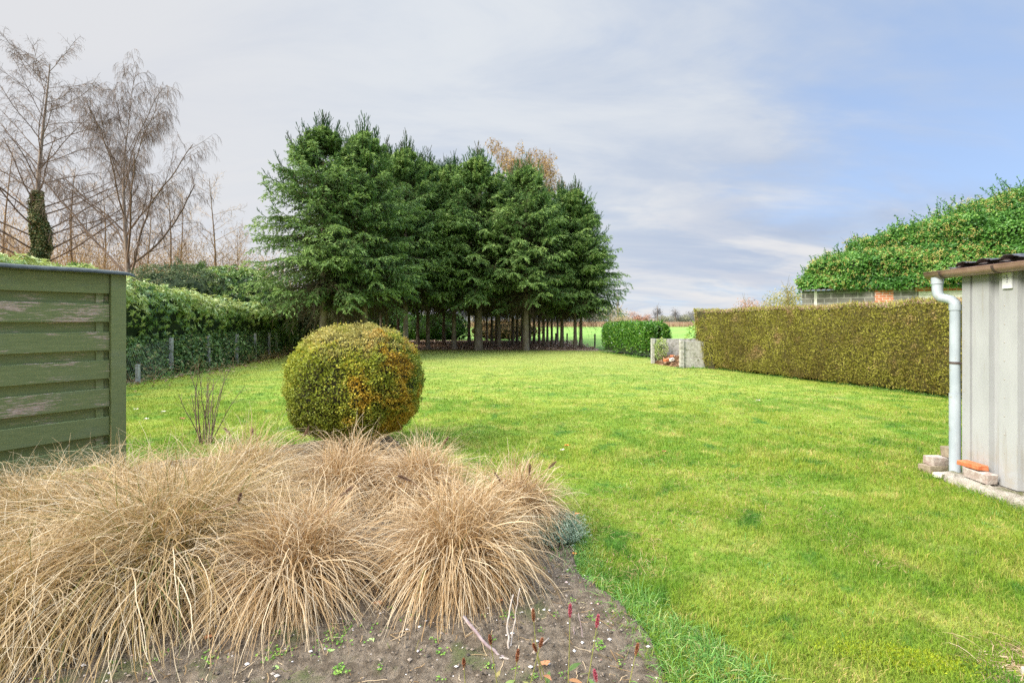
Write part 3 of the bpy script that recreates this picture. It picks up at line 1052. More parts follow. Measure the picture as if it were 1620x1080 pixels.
tag(g.build('undergrowth_thicket', M['twig_tan']), 'tangle of thin tan twigs and saplings under the bare trees', 'thicket', kind='stuff')
g = G()
Pl = C3[:, -1]
Pl = Pl[(r.random(len(Pl)) < .95) & (Pl[:, 2] < 5.6 + 2.5 * vnoise(Pl[:, 0], Pl[:, 1], .7, 83))]
g.leaves(Pl, r.normal(0, 1, Pl.shape), r.normal(0, 1, Pl.shape), .09, .06, r.random(len(Pl)))
tag(g.build('withered_leaves', M['tan_leaf']), 'withered tan leaves still hanging in the thicket', 'leaves', kind='stuff')

# ------------------------------------------------------------------ hedges and bushes


def shell(surf, nu, nv, seed):
    """grid of a closed lumpy surface: surf(u,v)->xyz"""
    u, v = np.meshgrid(np.linspace(0, 1, nu), np.linspace(0, 1, nv), indexing='ij')
    Pp = surf(u.ravel(), v.ravel())
    idx = np.arange(nu * nv).reshape(nu, nv)
    Q = np.stack([idx[:-1, :-1], idx[1:, :-1], idx[1:, 1:], idx[:-1, 1:]], -1).reshape(-1, 4)
    return Pp, Q


def scatter(surf, n, r, eps=1e-3, umax=1., vmax=1., area_w=True):
    m = n * 3 if area_w else n
    u, v = r.random(m) * umax, r.random(m) * vmax
    p = surf(u, v)
    du = (surf(np.minimum(u + eps, 1), v) - surf(np.maximum(u - eps, 0), v))
    dv = (surf(u, np.minimum(v + eps, 1)) - surf(u, np.maximum(v - eps, 0)))
    nn = np.cross(du, dv)
    a = np.linalg.norm(nn, axis=1)
    if area_w:
        k = r.random(m) < np.minimum(a / np.percentile(a, 85), 1)
        ii = np.where(k)[0][:n]
        p, nn, u, v = p[ii], nn[ii], u[ii], v[ii]
    return p, nrm(nn), u, v


def rosettes(g, P, N, r, k, L, W, avals, droop=.15, open_=.9):
    """whorls of leaves round shoot tips, as rhododendrons carry them"""
    n = len(P)
    N = nrm(N + r.normal(0, .25, N.shape))
    A = nrm(np.cross(N, r.normal(0, 1, N.shape)))
    B = np.cross(N, A)
    th = (np.arange(k)[None] * 6.283 / k + r.random((n, 1)) * 6.28) + r.normal(0, .2, (n, k))
    D = A[:, None] * np.cos(th)[..., None] + B[:, None] * np.sin(th)[..., None]
    D = D * open_ + N[:, None] * r.uniform(.1, .7, (n, k, 1))
    nn = N[:, None] - D * .3 + 0 * D
    a = np.clip(avals[:, None] + r.normal(0, .10, (n, k)), 0, 1)
    g.leaves(np.repeat(P, k, 0), D.reshape(-1, 3), nn.reshape(-1, 3), r.uniform(*L, n * k), r.uniform(*W, n * k), a.ravel(), fold=.2, droop=droop)


# left hedge of rhododendron, carried along a curved line
HL = np.array([(-9.85, 5.5), (-9.8, 10), (-9.75, 14), (-10.0, 18), (-10.7, 23), (-11.6, 28), (-12.2, 33)])
HT = np.array([2.9, 2.62, 2.25, 2.1, 2.0, 1.95, 1.9])
HK = np.linspace(0, 1, len(HL))


def hedge_left(u, v):
    cx_ = np.interp(u, HK, HL[:, 0])
    cy_ = np.interp(u, HK, HL[:, 1])
    h = np.interp(u, HK, HT)
    th = v * math.pi          # v=0 face foot on the garden side, 0.5 top, 1 behind
    b = vnoise(u * 28, v * 5, 1.6, 31) + .5 * vnoise(u * 28, v * 5, 4., 32) - .75
    # super-ellipse section
    ct, st = np.cos(th), np.sin(th)
    ex = np.sign(ct) * np.abs(ct) ** .55
    ez = np.abs(st) ** .6
    over = .22 * np.clip(ez - .55, 0, 1)
    x = cx_ - .55 + ex * (.85 + over) + b * .40 * ex - .22 * np.clip((.75 - ez) * 3, 0, 1) * (ex > 0)
    z = .05 + ez * h * (1 + .10 * b)
    return np.stack([x, cy_ + .15 * b, z], 1)


lh = thing('rhododendron_hedge', 'long overgrown rhododendron hedge along the left side of the lawn', 'hedge', (-10, 14, 0))
Pp, Qq = shell(hedge_left, 160, 24, 1)
ctr = np.stack([np.interp(np.repeat(np.linspace(0, 1, 160), 24), HK, HL[:, 0]) - .55, Pp[:, 1], np.full(len(Pp), .9)], 1)
G().add(ctr + (Pp - ctr) * [.80, 1, .86] , Qq).build('stems', M['core_green'], lh)  # solid shell under the leaves, its dark colour standing in for inner shade
r = np.random.default_rng(91)
p, nn, u, v = scatter(hedge_left, 11500, r, vmax=.72)
k = (v > .20) | (r.random(len(v)) < .35)
p, nn, u, v = p[k], nn[k], u[k], v[k]
fl = np.sign((nn * (p - [-10.4, 0, 1])).sum(1))[:, None]
nn = nn * np.where(fl == 0, 1, fl)
p = p + nn * r.normal(0, .07, (len(p), 1))
g = G()
av = np.clip(.40 + .22 * np.clip(p[:, 2] - 1., 0, 1) + .40 * np.clip(nn[:, 2], 0, 1) + .5 * (vnoise(p[:, 1], p[:, 2], 1.3, 34) - .5) + r.normal(0, .12, len(p)), 0, 1)  # higher and upward-facing leaves lighter: sunlight on the top put into colour
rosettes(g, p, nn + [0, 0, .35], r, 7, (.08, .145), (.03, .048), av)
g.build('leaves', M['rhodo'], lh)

# ivy over the foot of the hedge
iv = thing('ivy', 'dark ivy covering the foot of the left hedge and the wire mesh', 'ivy', (-9.5, 14, 0))
n = 46000
yy = r.uniform(6.5, 30, n)
xx = np.interp(yy, HL[:, 1], HL[:, 0]) - .06
zv = r.random(n) ** 1.2 * 1.12
bl = vnoise(yy, zv, 2.2, 36)
P_ = np.stack([xx + .42 * (bl - .3) + .38 * (1.1 - zv) * r.random(n) ** 2 + .30 * (r.random(n) < .12), yy, zv], 1)
kk = (vnoise(yy, zv, 3.2, 37) > .22)
P_ = P_[kk]
n = len(P_)
N_ = np.array([1, -.35, .25]) + r.normal(0, .45, (n, 3))
G().leaves(P_, r.normal(0, .7, (n, 3)) + [0, 0, -1], N_, r.uniform(.055, .10, n), r.uniform(.05, .09, n), np.clip(r.random(n) - .0, 0, 1)).build('leaves', M['ivy_dark'], iv)
ns = 900
Pq = np.stack([np.interp(yy[:ns], HL[:, 1], HL[:, 0]) + .62 + r.normal(0, .08, ns), yy[:ns], 0 * yy[:ns]], 1)
Cs = march(Pq, nrm(r.normal(0, .5, (ns, 3)) + [0, 0, 1]), r.uniform(.2, .6, ns), 5, .5, .25, r)
G().ribbons(Cs, nrm(r.normal(0, 1, (ns, 3))), np.full(5, .008)[None], r.random(ns)).build('dry_stems', M['twig_tan'], iv)

# concrete posts and wire of the old fence
conc_m = solid('old_concrete', (.34, .32, .28), (.50, .48, .44), 12, rough=.9, bump=.5, bscale=60, col3=(.16, .17, .10), s3=9, lo3=.55, hi3=.68)
wf = thing('wire_fence', 'old wire mesh fence with concrete posts in front of the left hedge', 'fence', (-9.2, 14, 0))
for (px, d, h) in ((271, 13.4, 1.02), (330, 15.1, 1.02), (375, 16.7, 1.02), (404, 18.2, 1.02), (426, 19.7, 1.0), (437, 20.6, .98), (218, 11.6, .45)):
    x = ax(px, d)
    gpz = G().box(x - .038, x + .038, d - .04, d + .04, 0, h)
    gpz.build('post', conc_m, wf, bevel=.008)
wire_m = solid('fence_wire', (.20, .22, .18), rough=.7)
g = G()
pts = [(ax(px, d), d) for px, d in ((180, 9.5), (271, 13.4), (330, 15.1), (375, 16.7), (404, 18.2), (426, 19.7))]
for (a0, b0), (a1, b1) in zip(pts[:-1], pts[1:]):
    Lw = math.hypot(a1 - a0, b1 - b0)
    nn_ = int(Lw / .13)
    for i in range(nn_):
        f0, f1 = i / nn_, min(1, (i + 6) / nn_)
        for z0, z1 in ((.1, .95), (.95, .1)):
            Cw = np.array([[(a0 + (a1 - a0) * f0 + .05, b0 + (b1 - b0) * f0, z0), (a0 + (a1 - a0) * f1 + .05, b0 + (b1 - b0) * f1, z1)]])
            g.tubes(Cw, .0009, 3)
g.build('wire_mesh', wire_m, wf)


def bush(name, label, cat, c, rad, n, mat, seed, leafL, leafW, group=None, flat=.25, core='core_green', lump=.3, ros=0, stem=True, topbright=.35, p=2.2, core_s=.84, a0=.3, micro=0.):
    """dome of leaves on short stems; rad=(rx,ry,rz), c= centre"""
    r = np.random.default_rng(seed)
    t = thing(name, label, cat, (c[0], c[1], 0), group)

    def surf(u, v):
        th = u * 6.2832
        ph = (v - .5) * math.pi * .98
        cp, sp = np.cos(ph), np.sin(ph)
        e = 2 / p
        d = np.stack([np.sign(np.cos(th)) * np.abs(np.cos(th)) ** e * cp ** e, np.sign(np.sin(th)) * np.abs(np.sin(th)) ** e * cp ** e, np.sign(sp) * np.abs(sp) ** e], 1)
        b = vnoise(np.cos(th) * 2 + 5, np.sin(th) * 2 + v * 4, 1.1, seed) + .5 * vnoise(np.cos(th) * 3, np.sin(th) * 3 + v * 9, 2.1, seed + 1) - .75
        return np.array(c) + d * np.array(rad) * (1 + lump * b)[:, None]
    Pp, Qq = shell(surf, 40, 22, 1)
    G().add(np.array(c) + (Pp - np.array(c)) * core_s, Qq).build('shade_core', M[core], t)  # solid core, coloured dark as the shade behind the leaves
    pp, nn, u, v = scatter(surf, n, r)
    d = pp - np.array(c)
    nn = nn * np.sign((nn * d).sum(1))[:, None]
    k = pp[:, 2] > .03
    pp, nn = pp[k], nn[k]
    pp = pp + nn * r.normal(-.02, .035 * max(rad), (len(pp), 1)) * .5
    if micro:
        mb = vnoise(pp[:, 0] * 1.1 + pp[:, 1] * .6, pp[:, 2], 11, seed + 7) + vnoise(pp[:, 0] - pp[:, 1] * .8, pp[:, 2] * 1.2, 19, seed + 8) - 1
        pp = pp + nn * (mb * micro)[:, None]
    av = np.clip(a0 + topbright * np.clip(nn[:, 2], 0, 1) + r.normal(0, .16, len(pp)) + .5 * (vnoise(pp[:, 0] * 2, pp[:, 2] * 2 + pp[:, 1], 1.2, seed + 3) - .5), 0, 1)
    g = G()
    if ros:
        rosettes(g, pp, nn + [0, 0, .3], r, ros, leafL, leafW, av)
    else:
        A = nn * .6 + r.normal(0, .6, nn.shape)
        g.leaves(pp, A, nn + r.normal(0, .45, nn.shape), r.uniform(*leafL, len(pp)), r.uniform(*leafW, len(pp)), av)
    g.build('foliage', mat, t)
    if stem:
        ns = 7
        az = r.random(ns) * 6.28
        P0 = np.stack([c[0] + .12 * rad[0] * np.cos(az), c[1] + .12 * rad[1] * np.sin(az), 0 * az - .02], 1)
        P1 = np.stack([c[0] + .45 * rad[0] * np.cos(az), c[1] + .45 * rad[1] * np.sin(az), np.full(ns, c[2])], 1)
        Cn = np.stack([P0, P0 * .6 + P1 * .4, P1], 1)
        G().tubes(Cn, np.array([[.03, .024, .015]]) * max(rad) ** .5, 5).build('stems', M['bark_grey'], t)
    return t, surf


# bigger shrubs beyond the left hedge
bush('rhododendron_bush', 'domed dark green rhododendron rising behind the left hedge, nearest the spruces', 'bush', (-12.1, 21.5, 1.7), (2.2, 2.0, 2.05), 3600, M['rhodo'], 301, (.11, .17), (.035, .055), ros=7, group='shrubs rising behind the left hedge')
mix_m = leafmat('mixed_shrub_leaf', [(0, (.05, .06, .03)), (.4, (.10, .15, .06)), (.7, (.19, .24, .10)), (1, (.38, .28, .14))], trans=.2, nscale=.9, namt=.25)
bush('shrub', 'loose reddish green shrub between the weeping birch and the domed rhododendron', 'bush', (-13.7, 19.8, 1.9), (1.9, 1.7, 1.75), 20000, mix_m, 302, (.06, .11), (.025, .045), lump=.5, group='shrubs rising behind the left hedge')
bush('shrub', 'pale green shrub peeping over the roofing felt of the green screen', 'bush', (-11.6, 12.6, 1.5), (1.2, 1.4, 1.15), 3000, M['rhodo'], 303, (.12, .18), (.035, .05), ros=7, a0=.55, lump=.5, group='shrubs rising behind the left hedge')
bush('conifer_bush', 'dark blue green conifer bush under the slender bare trees', 'bush', (ax(318, 26), 26, 1.9), (1.3, 1.3, 2.3), 14000, M['spruce'], 304, (.10, .2), (.03, .05), group='shrubs rising behind the left hedge', p=1.8, lump=.45)
bush('shrub', 'small tan shrub left of the leftmost spruce', 'bush', (ax(455, 25), 25, 1.4), (1.6, 1.4, 1.5), 12000, mix_m, 305, (.07, .12), (.03, .05), lump=.5, a0=.5, group='shrubs rising behind the left hedge')

# shrubs seen under the spruces
for i, (px, d, w_, h_, lab) in enumerate(((620, 39, 2.4, 2.2, 'evergreen shrub under the spruces, leftmost, just above the round bush'), (668, 38, 2.2, 1.9, 'broad evergreen shrub under the spruces right above the shoulder of the round bush'), (706, 39, 2.3, 2.1, 'evergreen shrub seen between the slim trunks left of the middle pale trunk'), (540, 36, 3.4, 3.0, 'dark evergreen shrub behind the two leftmost spruces'), (585, 38, 2.8, 2.8, 'tall dark evergreen shrub behind the round bush'))):
    bush('evergreen_shrub', lab, 'bush', (ax(px, d), d, h_ * .48), (w_ * .72, 1.2, h_ * .52), 6500, M['laurel'], 320 + i, (.10, .16), (.05, .07), group='shrubs beyond the spruce trunks', lump=.4)
bush('autumn_shrub', 'rust brown leafless shrub seen between the trunks right of the middle', 'bush', (ax(800, 40), 40, .7), (3.0, 1.0, .75), 5000, M['tan_leaf'], 331, (.08, .14), (.05, .07), group=None, lump=.5, core='core')

# the round bush on the lawn
bm, bt, bout = mat_base('barberry_leaf')
at = nd(bt, 'ShaderNodeAttribute', attribute_name='rnd')
green = ramp_n(bt, at.outputs['Fac'], [(0, (.11, .13, .02)), (.35, (.25, .30, .035)), (.7, (.42, .45, .055)), (.9, (.62, .55, .07)), (1, (.74, .56, .10))])
orange = ramp_n(bt, at.outputs['Fac'], [(0, (.30, .13, .02)), (.4, (.62, .36, .035)), (1, (.85, .56, .07))])
brown = ramp_n(bt, at.outputs['Fac'], [(0, (.20, .11, .05)), (.5, (.46, .34, .14)), (1, (.66, .56, .26))])
bx_, bd_ = ax(563, 5.6), 5.6
gg = nd(bt, 'ShaderNodeNewGeometry')
sb = nd(bt, 'ShaderNodeSeparateXYZ')
bt.links.new(gg.outputs['Position'], sb.inputs[0])
rgt = maprange(bt, sb.outputs[0], bx_ - .35, bx_ + .55, -.14, .10)
om = maprange(bt, math_n(bt, 'ADD', noise_n(bt, 3.4, 4, .65), rgt), .56, .68, 0., .8)
top_ = maprange(bt, sb.outputs[2], .9, 1.4, -.12, .14)
br = maprange(bt, math_n(bt, 'ADD', noise_n(bt, 2.6, 4, .7, rot=(1, .4, 0)), top_), .52, .68, 0., .55)
cc = mixc(bt, om, green, orange)
cc = mixc(bt, br, cc, brown)
pb = nd(bt, 'ShaderNodeBsdfPrincipled')
pb.inputs['Roughness'].default_value = .5
pb.inputs['Specular IOR Level'].default_value = .3
trb = nd(bt, 'ShaderNodeBsdfTranslucent')
mxb = nd(bt, 'ShaderNodeMixShader')
mxb.inputs[0].default_value = .3
bt.links.new(cc, pb.inputs['Base Color'])
bt.links.new(cc, trb.inputs['Color'])
bt.links.new(pb.outputs[0], mxb.inputs[1])
bt.links.new(trb.outputs[0], mxb.inputs[2])
bt.links.new(mxb.outputs[0], bout.inputs[0])
ball, bsurf = bush('round_bush', 'clipped round bush turning orange and yellow behind the straw grasses', 'bush', (bx_, bd_, .79), (.71, .71, .635), 50000, bm, 401, (.020, .034), (.014, .021), p=2.35, lump=.10, micro=.06, core='core', core_s=.91, a0=.45, topbright=.15)
for c_ in ball.children:
    if c_.name.startswith('foliage'):
        ball_f = c_
# extra twig tips standing proud so the outline is not clean
r = np.random.default_rng(411)
pp, nn, u, v = scatter(bsurf, 1500, r)
dd = pp - np.array([bx_, bd_, .79])
nn = nn * np.sign((nn * dd).sum(1))[:, None]
Cs = march(pp - nn * .03, nrm(nn + r.normal(0, .35, nn.shape) + [0, 0, .2]), r.uniform(.05, .10, len(pp)), 4, .0, .1, r)
gt = G().ribbons(Cs, nrm(r.normal(0, 1, (len(pp), 3))), np.full(4, .003)[None], .2)
Pl, T_, _ = interp_poly(Cs, np.ones(Cs.shape[:2]), np.tile(np.linspace(.3, 1, 5), (len(Cs), 1)))
gt.leaves(Pl.reshape(-1, 3), r.normal(0, 1, (len(pp) * 5, 3)), r.normal(0, 1, (len(pp) * 5, 3)), .018, .012, r.random(len(pp) * 5))
gt.build('shoots', bm, ball)

# the clipped conifer hedge on the right
HA, HB = np.array([6.05, 15.35]), np.array([10.6, 3.6])
hd = (HB - HA) / np.linalg.norm(HB - HA)
hn = np.array([hd[1], -hd[0]])          # towards the lawn (left)
if hn[0] > 0:
    hn = -hn
HLn = np.linalg.norm(HB - HA)
HDp = 1.15


def conifer(u, v):
    """v 0..1 runs foot(front) - top front edge - top back edge - foot(back)"""
    s = u * HLn
    seg = v * 3
    f1 = np.clip(seg, 0, 1)
    f2 = np.clip(seg - 1, 0, 1)
    f3 = np.clip(seg - 2, 0, 1)
    h = np.interp(u, [0, .25, .5, 1], [1.77, 1.775, 1.84, 1.88])
    z = .04 + h * f1 - h * f3 - .05 * np.abs(f2 - .5) * (seg > 1) * (seg < 2)
    off = -f2 * HDp + .06 * np.sin(f1 * math.pi)
    b = vnoise(s, z, 1.1, 41) + .6 * vnoise(s, z * .4, 4.5, 42) - .8
    off = off + (.13 * b) * (f2 < .5) - .10 * b * (f2 >= .5)
    off = off - .10 * (1 - f1) ** 4
    z = z + .06 * (vnoise(s, off, 1.3, 43) - .5) * f1 * (1 - f3) + .05 * (vnoise(s, off, 6, 44) - .5) * f1 * (1 - f3)
    lean = -.42 * z / 1.9 * np.clip(1 - s / 1.5, 0, 1)      # the far end leans outward
    return np.stack([HA[0] + hd[0] * (s + lean) + hn[0] * off, HA[1] + hd[1] * (s + lean) + hn[1] * off, z], 1)


ch = thing('conifer_hedge', 'long clipped conifer hedge with a browned top along the right side', 'hedge', (8, 9, 0))
Pp, Qq = shell(conifer, 90, 25, 1)
mid_ = np.array([HA[0] - hn[0] * HDp * .5, HA[1] - hn[1] * HDp * .5])
sc_ = ((Pp[:, :2] - HA) @ hd)
cen = np.stack([HA[0] + hd[0] * sc_ - hn[0] * HDp * .5, HA[1] + hd[1] * sc_ - hn[1] * HDp * .5, np.full(len(Pp), .9)], 1)
core = cen + (Pp - cen) * [.87, .87, .95]
gg_ = G().add(core, Qq)
gg_.build('shade_core', solid('hedge_shade_core', (.07, .065, .02), (.12, .10, .035), 20, rough=1), ch)  # solid filling whose dark colour stands in for shade within the hedge
r = np.random.default_rng(431)
pp, nn, u, v = scatter(conifer, 150000, r)
dirc = np.stack([np.full(len(pp), hn[0]), np.full(len(pp), hn[1]), np.zeros(len(pp))], 1)
nn = np.where((v < 1 / 3)[:, None], dirc, np.where((v < 2 / 3)[:, None], np.array([0, 0, 1.]), -dirc))
front_ = v < .345
topm = (v >= .322) & (v < .68)
keep = (v < .69) | (r.random(len(v)) < .15)
A = nn * .55 + r.normal(0, .45, nn.shape) + [0, 0, .55]
pj = pp + nn * r.normal(0, .025, (len(pp), 1))
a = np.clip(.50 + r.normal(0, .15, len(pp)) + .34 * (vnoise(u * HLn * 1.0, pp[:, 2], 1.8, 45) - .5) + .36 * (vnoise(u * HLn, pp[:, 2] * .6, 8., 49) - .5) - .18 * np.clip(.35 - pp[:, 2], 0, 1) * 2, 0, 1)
ks = keep & ~topm
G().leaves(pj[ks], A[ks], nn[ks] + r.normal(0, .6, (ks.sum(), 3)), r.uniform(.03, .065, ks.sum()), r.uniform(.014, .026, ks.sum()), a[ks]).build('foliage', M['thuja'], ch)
ks = keep & topm
G().leaves(pj[ks], A[ks], nn[ks] + r.normal(0, .6, (ks.sum(), 3)), r.uniform(.03, .06, ks.sum()), r.uniform(.012, .024, ks.sum()), r.random(ks.sum())).build('clipped_top', M['thuja_top'], ch)
nt_ = 5200
ut, vt = r.random(nt_), .325 + .34 * r.random(nt_) ** 2.2
Pt_ = conifer(ut, vt)
Ct_ = march(Pt_, nrm(r.normal(0, .4, (nt_, 3)) + [0, 0, 1]), r.uniform(.04, .13, nt_), 4, .0, .12, r)
gsp = G().ribbons(Ct_, nrm(r.normal(0, 1, (nt_, 3))), np.array([[.012, .018, .014, .004]]), r.random(nt_))
gsp.build('stray_sprigs', M['thuja'], ch)
# its leaning far end
n = 11000
f = r.random(n)
zz_ = r.random(n) * 1.88
P_ = np.stack([HA[0] - hn[0] * f * HDp, HA[1] - hn[1] * f * HDp, zz_], 1)
b = vnoise(f * 2, zz_, 3, 47) - .5
P_[:, :2] += -hd * (.42 * zz_ / 1.9 + .12 * b)[:, None]
nn = np.array([-hd[0], -hd[1], 0.]) + np.zeros((n, 3))
G().leaves(P_, nn * .55 + r.normal(0, .45, nn.shape) + [0, 0, .55], nn + r.normal(0, .6, nn.shape), r.uniform(.03, .065, n), r.uniform(.014, .026, n), np.clip(.6 + r.normal(0, .2, n), 0, 1)).build('hedge_end', M['thuja'], ch)
q_ = np.array([[HA[0], HA[1], 0], [HA[0] - hn[0] * HDp, HA[1] - hn[1] * HDp, 0], [HA[0] - hn[0] * HDp - hd[0] * .36, HA[1] - hn[1] * HDp - hd[1] * .36, 1.80], [HA[0] - hd[0] * .36, HA[1] - hd[1] * .36, 1.80]])
q2 = q_ + np.array([hd[0] * .5, hd[1] * .5, 0])
q_[:, :2] += hd * .1
G().add(np.concatenate([q_, q2]), [[0, 1, 2, 3], [4, 7, 6, 5], [3, 2, 6, 7], [0, 3, 7, 4], [1, 5, 6, 2]]).build('shade_core_end', M['core'], ch)  # solid block closing the end, coloured dark in place of shade

# the low laurel hedge at the back
LA, LB = np.array([4.28, 22.9]), np.array([5.32, 19.2])
ldv = (LB - LA) / np.linalg.norm(LB - LA)
lnv = np.array([ldv[1], -ldv[0]])
if lnv[0] > 0:
    lnv = -lnv
LLn = np.linalg.norm(LB - LA)
lau = thing('laurel_hedge', 'low glossy laurel hedge between the spruces and the concrete bin', 'hedge', (5, 20.5, 0))


def laurel(u, v):
    s = u * LLn
    th = v * math.pi
    ct, st = np.cos(th), np.sin(th)
    ex = np.sign(ct) * np.abs(ct) ** .35
    ez = np.abs(st) ** .35
    b = vnoise(s, v * 4, 2.2, 51) + .5 * vnoise(s, v * 4, 5, 52) - .75
    off = -.52 + ex * .50 + .10 * b * ex
    z = .03 + ez * (1.27 + .10 * b)
    return np.stack([LA[0] + ldv[0] * s + lnv[0] * off, LA[1] + ldv[1] * s + lnv[1] * off, z], 1)


Pp, Qq = shell(laurel, 40, 20, 1)
s_ = ((Pp[:, :2] - LA) @ ldv)
cen = np.stack([LA[0] + ldv[0] * s_ - lnv[0] * .52, LA[1] + ldv[1] * s_ - lnv[1] * .52, np.full(len(Pp), .6)], 1)
G().add(cen + (Pp - cen) * .84, Qq).build('shade_core', M['core_green'], lau)  # solid core with the shade inside the laurel put into its colour
pp, nn, u, v = scatter(laurel, 15000, r)
s_ = ((pp[:, :2] - LA) @ ldv)
cen = np.stack([LA[0] + ldv[0] * s_ - lnv[0] * .52, LA[1] + ldv[1] * s_ - lnv[1] * .52, np.full(len(pp), .6)], 1)
nn = nn * np.sign((nn * (pp - cen)).sum(1))[:, None]
# ends of the hedge
ne = 5000
fe = np.repeat([0., 1.], ne // 2)
th = r.random(ne) * math.pi
rr_ = np.sqrt(r.random(ne))
ct, st = np.cos(th), np.sin(th)
ofs = -.52 + np.sign(ct) * np.abs(ct) ** .35 * .5 * rr_
ze = .05 + np.abs(st) ** .35 * 1.27 * rr_
Pe = np.stack([LA[0] + ldv[0] * (fe * LLn + (fe * 2 - 1) * .1 * r.random(ne)) + lnv[0] * ofs, LA[1] + ldv[1] * (fe * LLn + (fe * 2 - 1) * .1 * r.random(ne)) + lnv[1] * ofs, ze], 1)
Ne = np.stack([ldv[0] * (fe * 2 - 1), ldv[1] * (fe * 2 - 1), .1 + 0 * fe], 1)
pp, nn = np.concatenate([pp, Pe]), np.concatenate([nn, Ne])
pp = pp + nn * r.normal(0, .05, (len(pp), 1))
G().leaves(pp, nn * .5 + r.normal(0, .5, nn.shape) + [0, 0, .45], nn + r.normal(0, .5, nn.shape), r.uniform(.08, .14, len(pp)), r.uniform(.035, .058, len(pp)), np.clip(.5 + r.normal(0, .24, len(pp)), 0, 1)).build('foliage', M['laurel'], lau)
# ------------------------------------------------------------------ green timber screen on the left
paint = (.135, .195, .068)


def paint_mat(name, peel, seed):
    m, t, out = mat_base(name)
    p = nd(t, 'ShaderNodeBsdfPrincipled')
    tcx = nd(t, 'ShaderNodeTexCoord')
    vec = tcx.outputs['Object']
    mp = nd(t, 'ShaderNodeMapping')
    mp.inputs['Location'].default_value = (seed * 3.7, seed * 1.9, seed)
    mp.inputs['Rotation'].default_value = (0, 0, -math.atan2(.60, .42))
    t.links.new(vec, mp.inputs[0])
    v = mp.outputs[0]
    grain = noise_n(t, 9, 6, .65, vec=v, scl=(1, 1, 14))
    blotch = noise_n(t, 2.2, 3, .5, vec=v, scl=(1, 1, 2.5))
    c = mixc(t, maprange(t, grain, .3, .7), (.155, .19, .068), (.215, .25, .095))
    c = mixc(t, maprange(t, noise_n(t, 3.1, 4, .6, vec=v, scl=(1, 1, 3)), .5, .75, 0, .5), c, (.19, .22, .12))
    if peel:
        mask = math_n(t, 'ADD', math_n(t, 'MULTIPLY', grain, .75), math_n(t, 'MULTIPLY', blotch, .60))
        mk_ = maprange(t, mask, .80 - peel, .84 - peel)
        wood = mixc(t, maprange(t, noise_n(t, 30, 4, .6, vec=v, scl=(1, 1, 10)), .4, .6), (.34, .24, .16), (.56, .44, .36))
        c = mixc(t, mk_, c, wood)
    t.links.new(c, p.inputs['Base Color'])
    p.inputs['Roughness'].default_value = .55
    p.inputs['Specular IOR Level'].default_value = .35
    b = nd(t, 'ShaderNodeBump')
    b.inputs['Strength'].default_value = .35
    b.inputs['Distance'].default_value = .004
    t.links.new(grain, b.inputs['Height'])
    t.links.new(b.outputs[0], p.inputs['Normal'])
    t.links.new(p.outputs[0], out.inputs[0])
    return m


SD = np.array([-.42, -.60]) / math.hypot(.42, .60)      # along the screen, to the left
SNv = np.array([-SD[1], SD[0]])                          # normal, towards the lawn
if SNv[0] < 0:
    SNv = -SNv
S0 = np.array([ax(174, 4.65), 4.65])


def SM(V):
    """local (along, out, up) to world"""
    W = np.array(V)
    return np.stack([S0[0] + SD[0] * V[:, 0] + SNv[0] * V[:, 1], S0[1] + SD[1] * V[:, 0] + SNv[1] * V[:, 1], V[:, 2]], 1)


scr = thing('timber_screen', 'green painted timber screen with overlapping boards and peeling paint', 'fence', (float(S0[0]), float(S0[1]), 0))
peels = [0.0, .0, .03, .055, .04, .10, .0]
for k in range(7):
    z0 = .137 + k * .27
    m_ = paint_mat('green_paint_board_%s' % 'abcdefg'[k], peels[k], k + 1)
    o = G().box(.004, 2.2, -.018, .004, z0, z0 + .175, SM).build('front_board', m_, scr, bevel=.003)
    if k in (3, 4, 5):
        o['label'] = 'board with peeling paint'
back_m = paint_mat('green_paint_back', .02, 11)
for k in range(7):
    z0 = .137 + k * .27 + .155
    if k < 6:
        G().box(.004, 2.2, -.062, -.040, z0, z0 + .135, SM).build('back_board', back_m, scr, bevel=.003)
G().box(.045, .10, -.0385, -.0195, .14, 1.90, SM).build('batten', back_m, scr)
post_m = paint_mat('green_paint_post', 0, 15)
G().box(-.118, .0, -.085, .035, .0, 1.952, SM).build('post', post_m, scr, bevel=.004)
G().box(2.204, 2.32, -.085, .035, .0, 1.952, SM).build('post', post_m, scr, bevel=.004)
G().box(-.0, 2.203, -.03, -.002, 1.915, 1.950, SM).build('top_rail', post_m, scr, bevel=.003)
felt_m = solid('roofing_felt', (.035, .045, .045), (.06, .075, .07), 20, rough=.75, bump=.3, bscale=60, spec=.5)
gf = G()
prof = [(-.30, 1.962), (-.13, 1.985), (.03, 1.968), (.066, 1.957), (.075, 1.942)]
xsn = np.concatenate([np.linspace(-.175, -.10, 4), np.linspace(0, 2.4, 16)])
dz = np.interp(xsn, [-.175, -.15, -.11, 0, 3], [-.018, -.008, 0, 0, 0]) + .003 * np.sin(xsn * 9)
V = []
for t_ in (0, .011):
    for x_, d_ in zip(xsn, dz):
        for (y_, z_) in prof:
            V.append((x_, y_, z_ + d_ + t_))
V = np.array(V)
nx_, np_ = len(xsn), len(prof)
idx = np.arange(len(V)).reshape(2, nx_, np_)
Q = []
for l in (0, 1):
    for i in range(nx_ - 1):
        for j in range(np_ - 1):
            Q.append([idx[l, i, j], idx[l, i + 1, j], idx[l, i + 1, j + 1], idx[l, i, j + 1]])
for i in range(nx_ - 1):
    for j in (0, np_ - 1):
        Q.append([idx[0, i, j], idx[0, i + 1, j], idx[1, i + 1, j], idx[1, i, j]])
for j in range(np_ - 1):
    for i in (0, nx_ - 1):
        Q.append([idx[0, i, j], idx[0, i, j + 1], idx[1, i, j + 1], idx[1, i, j]])
gf.add(SM(V), Q).build('roofing_felt', felt_m, scr)

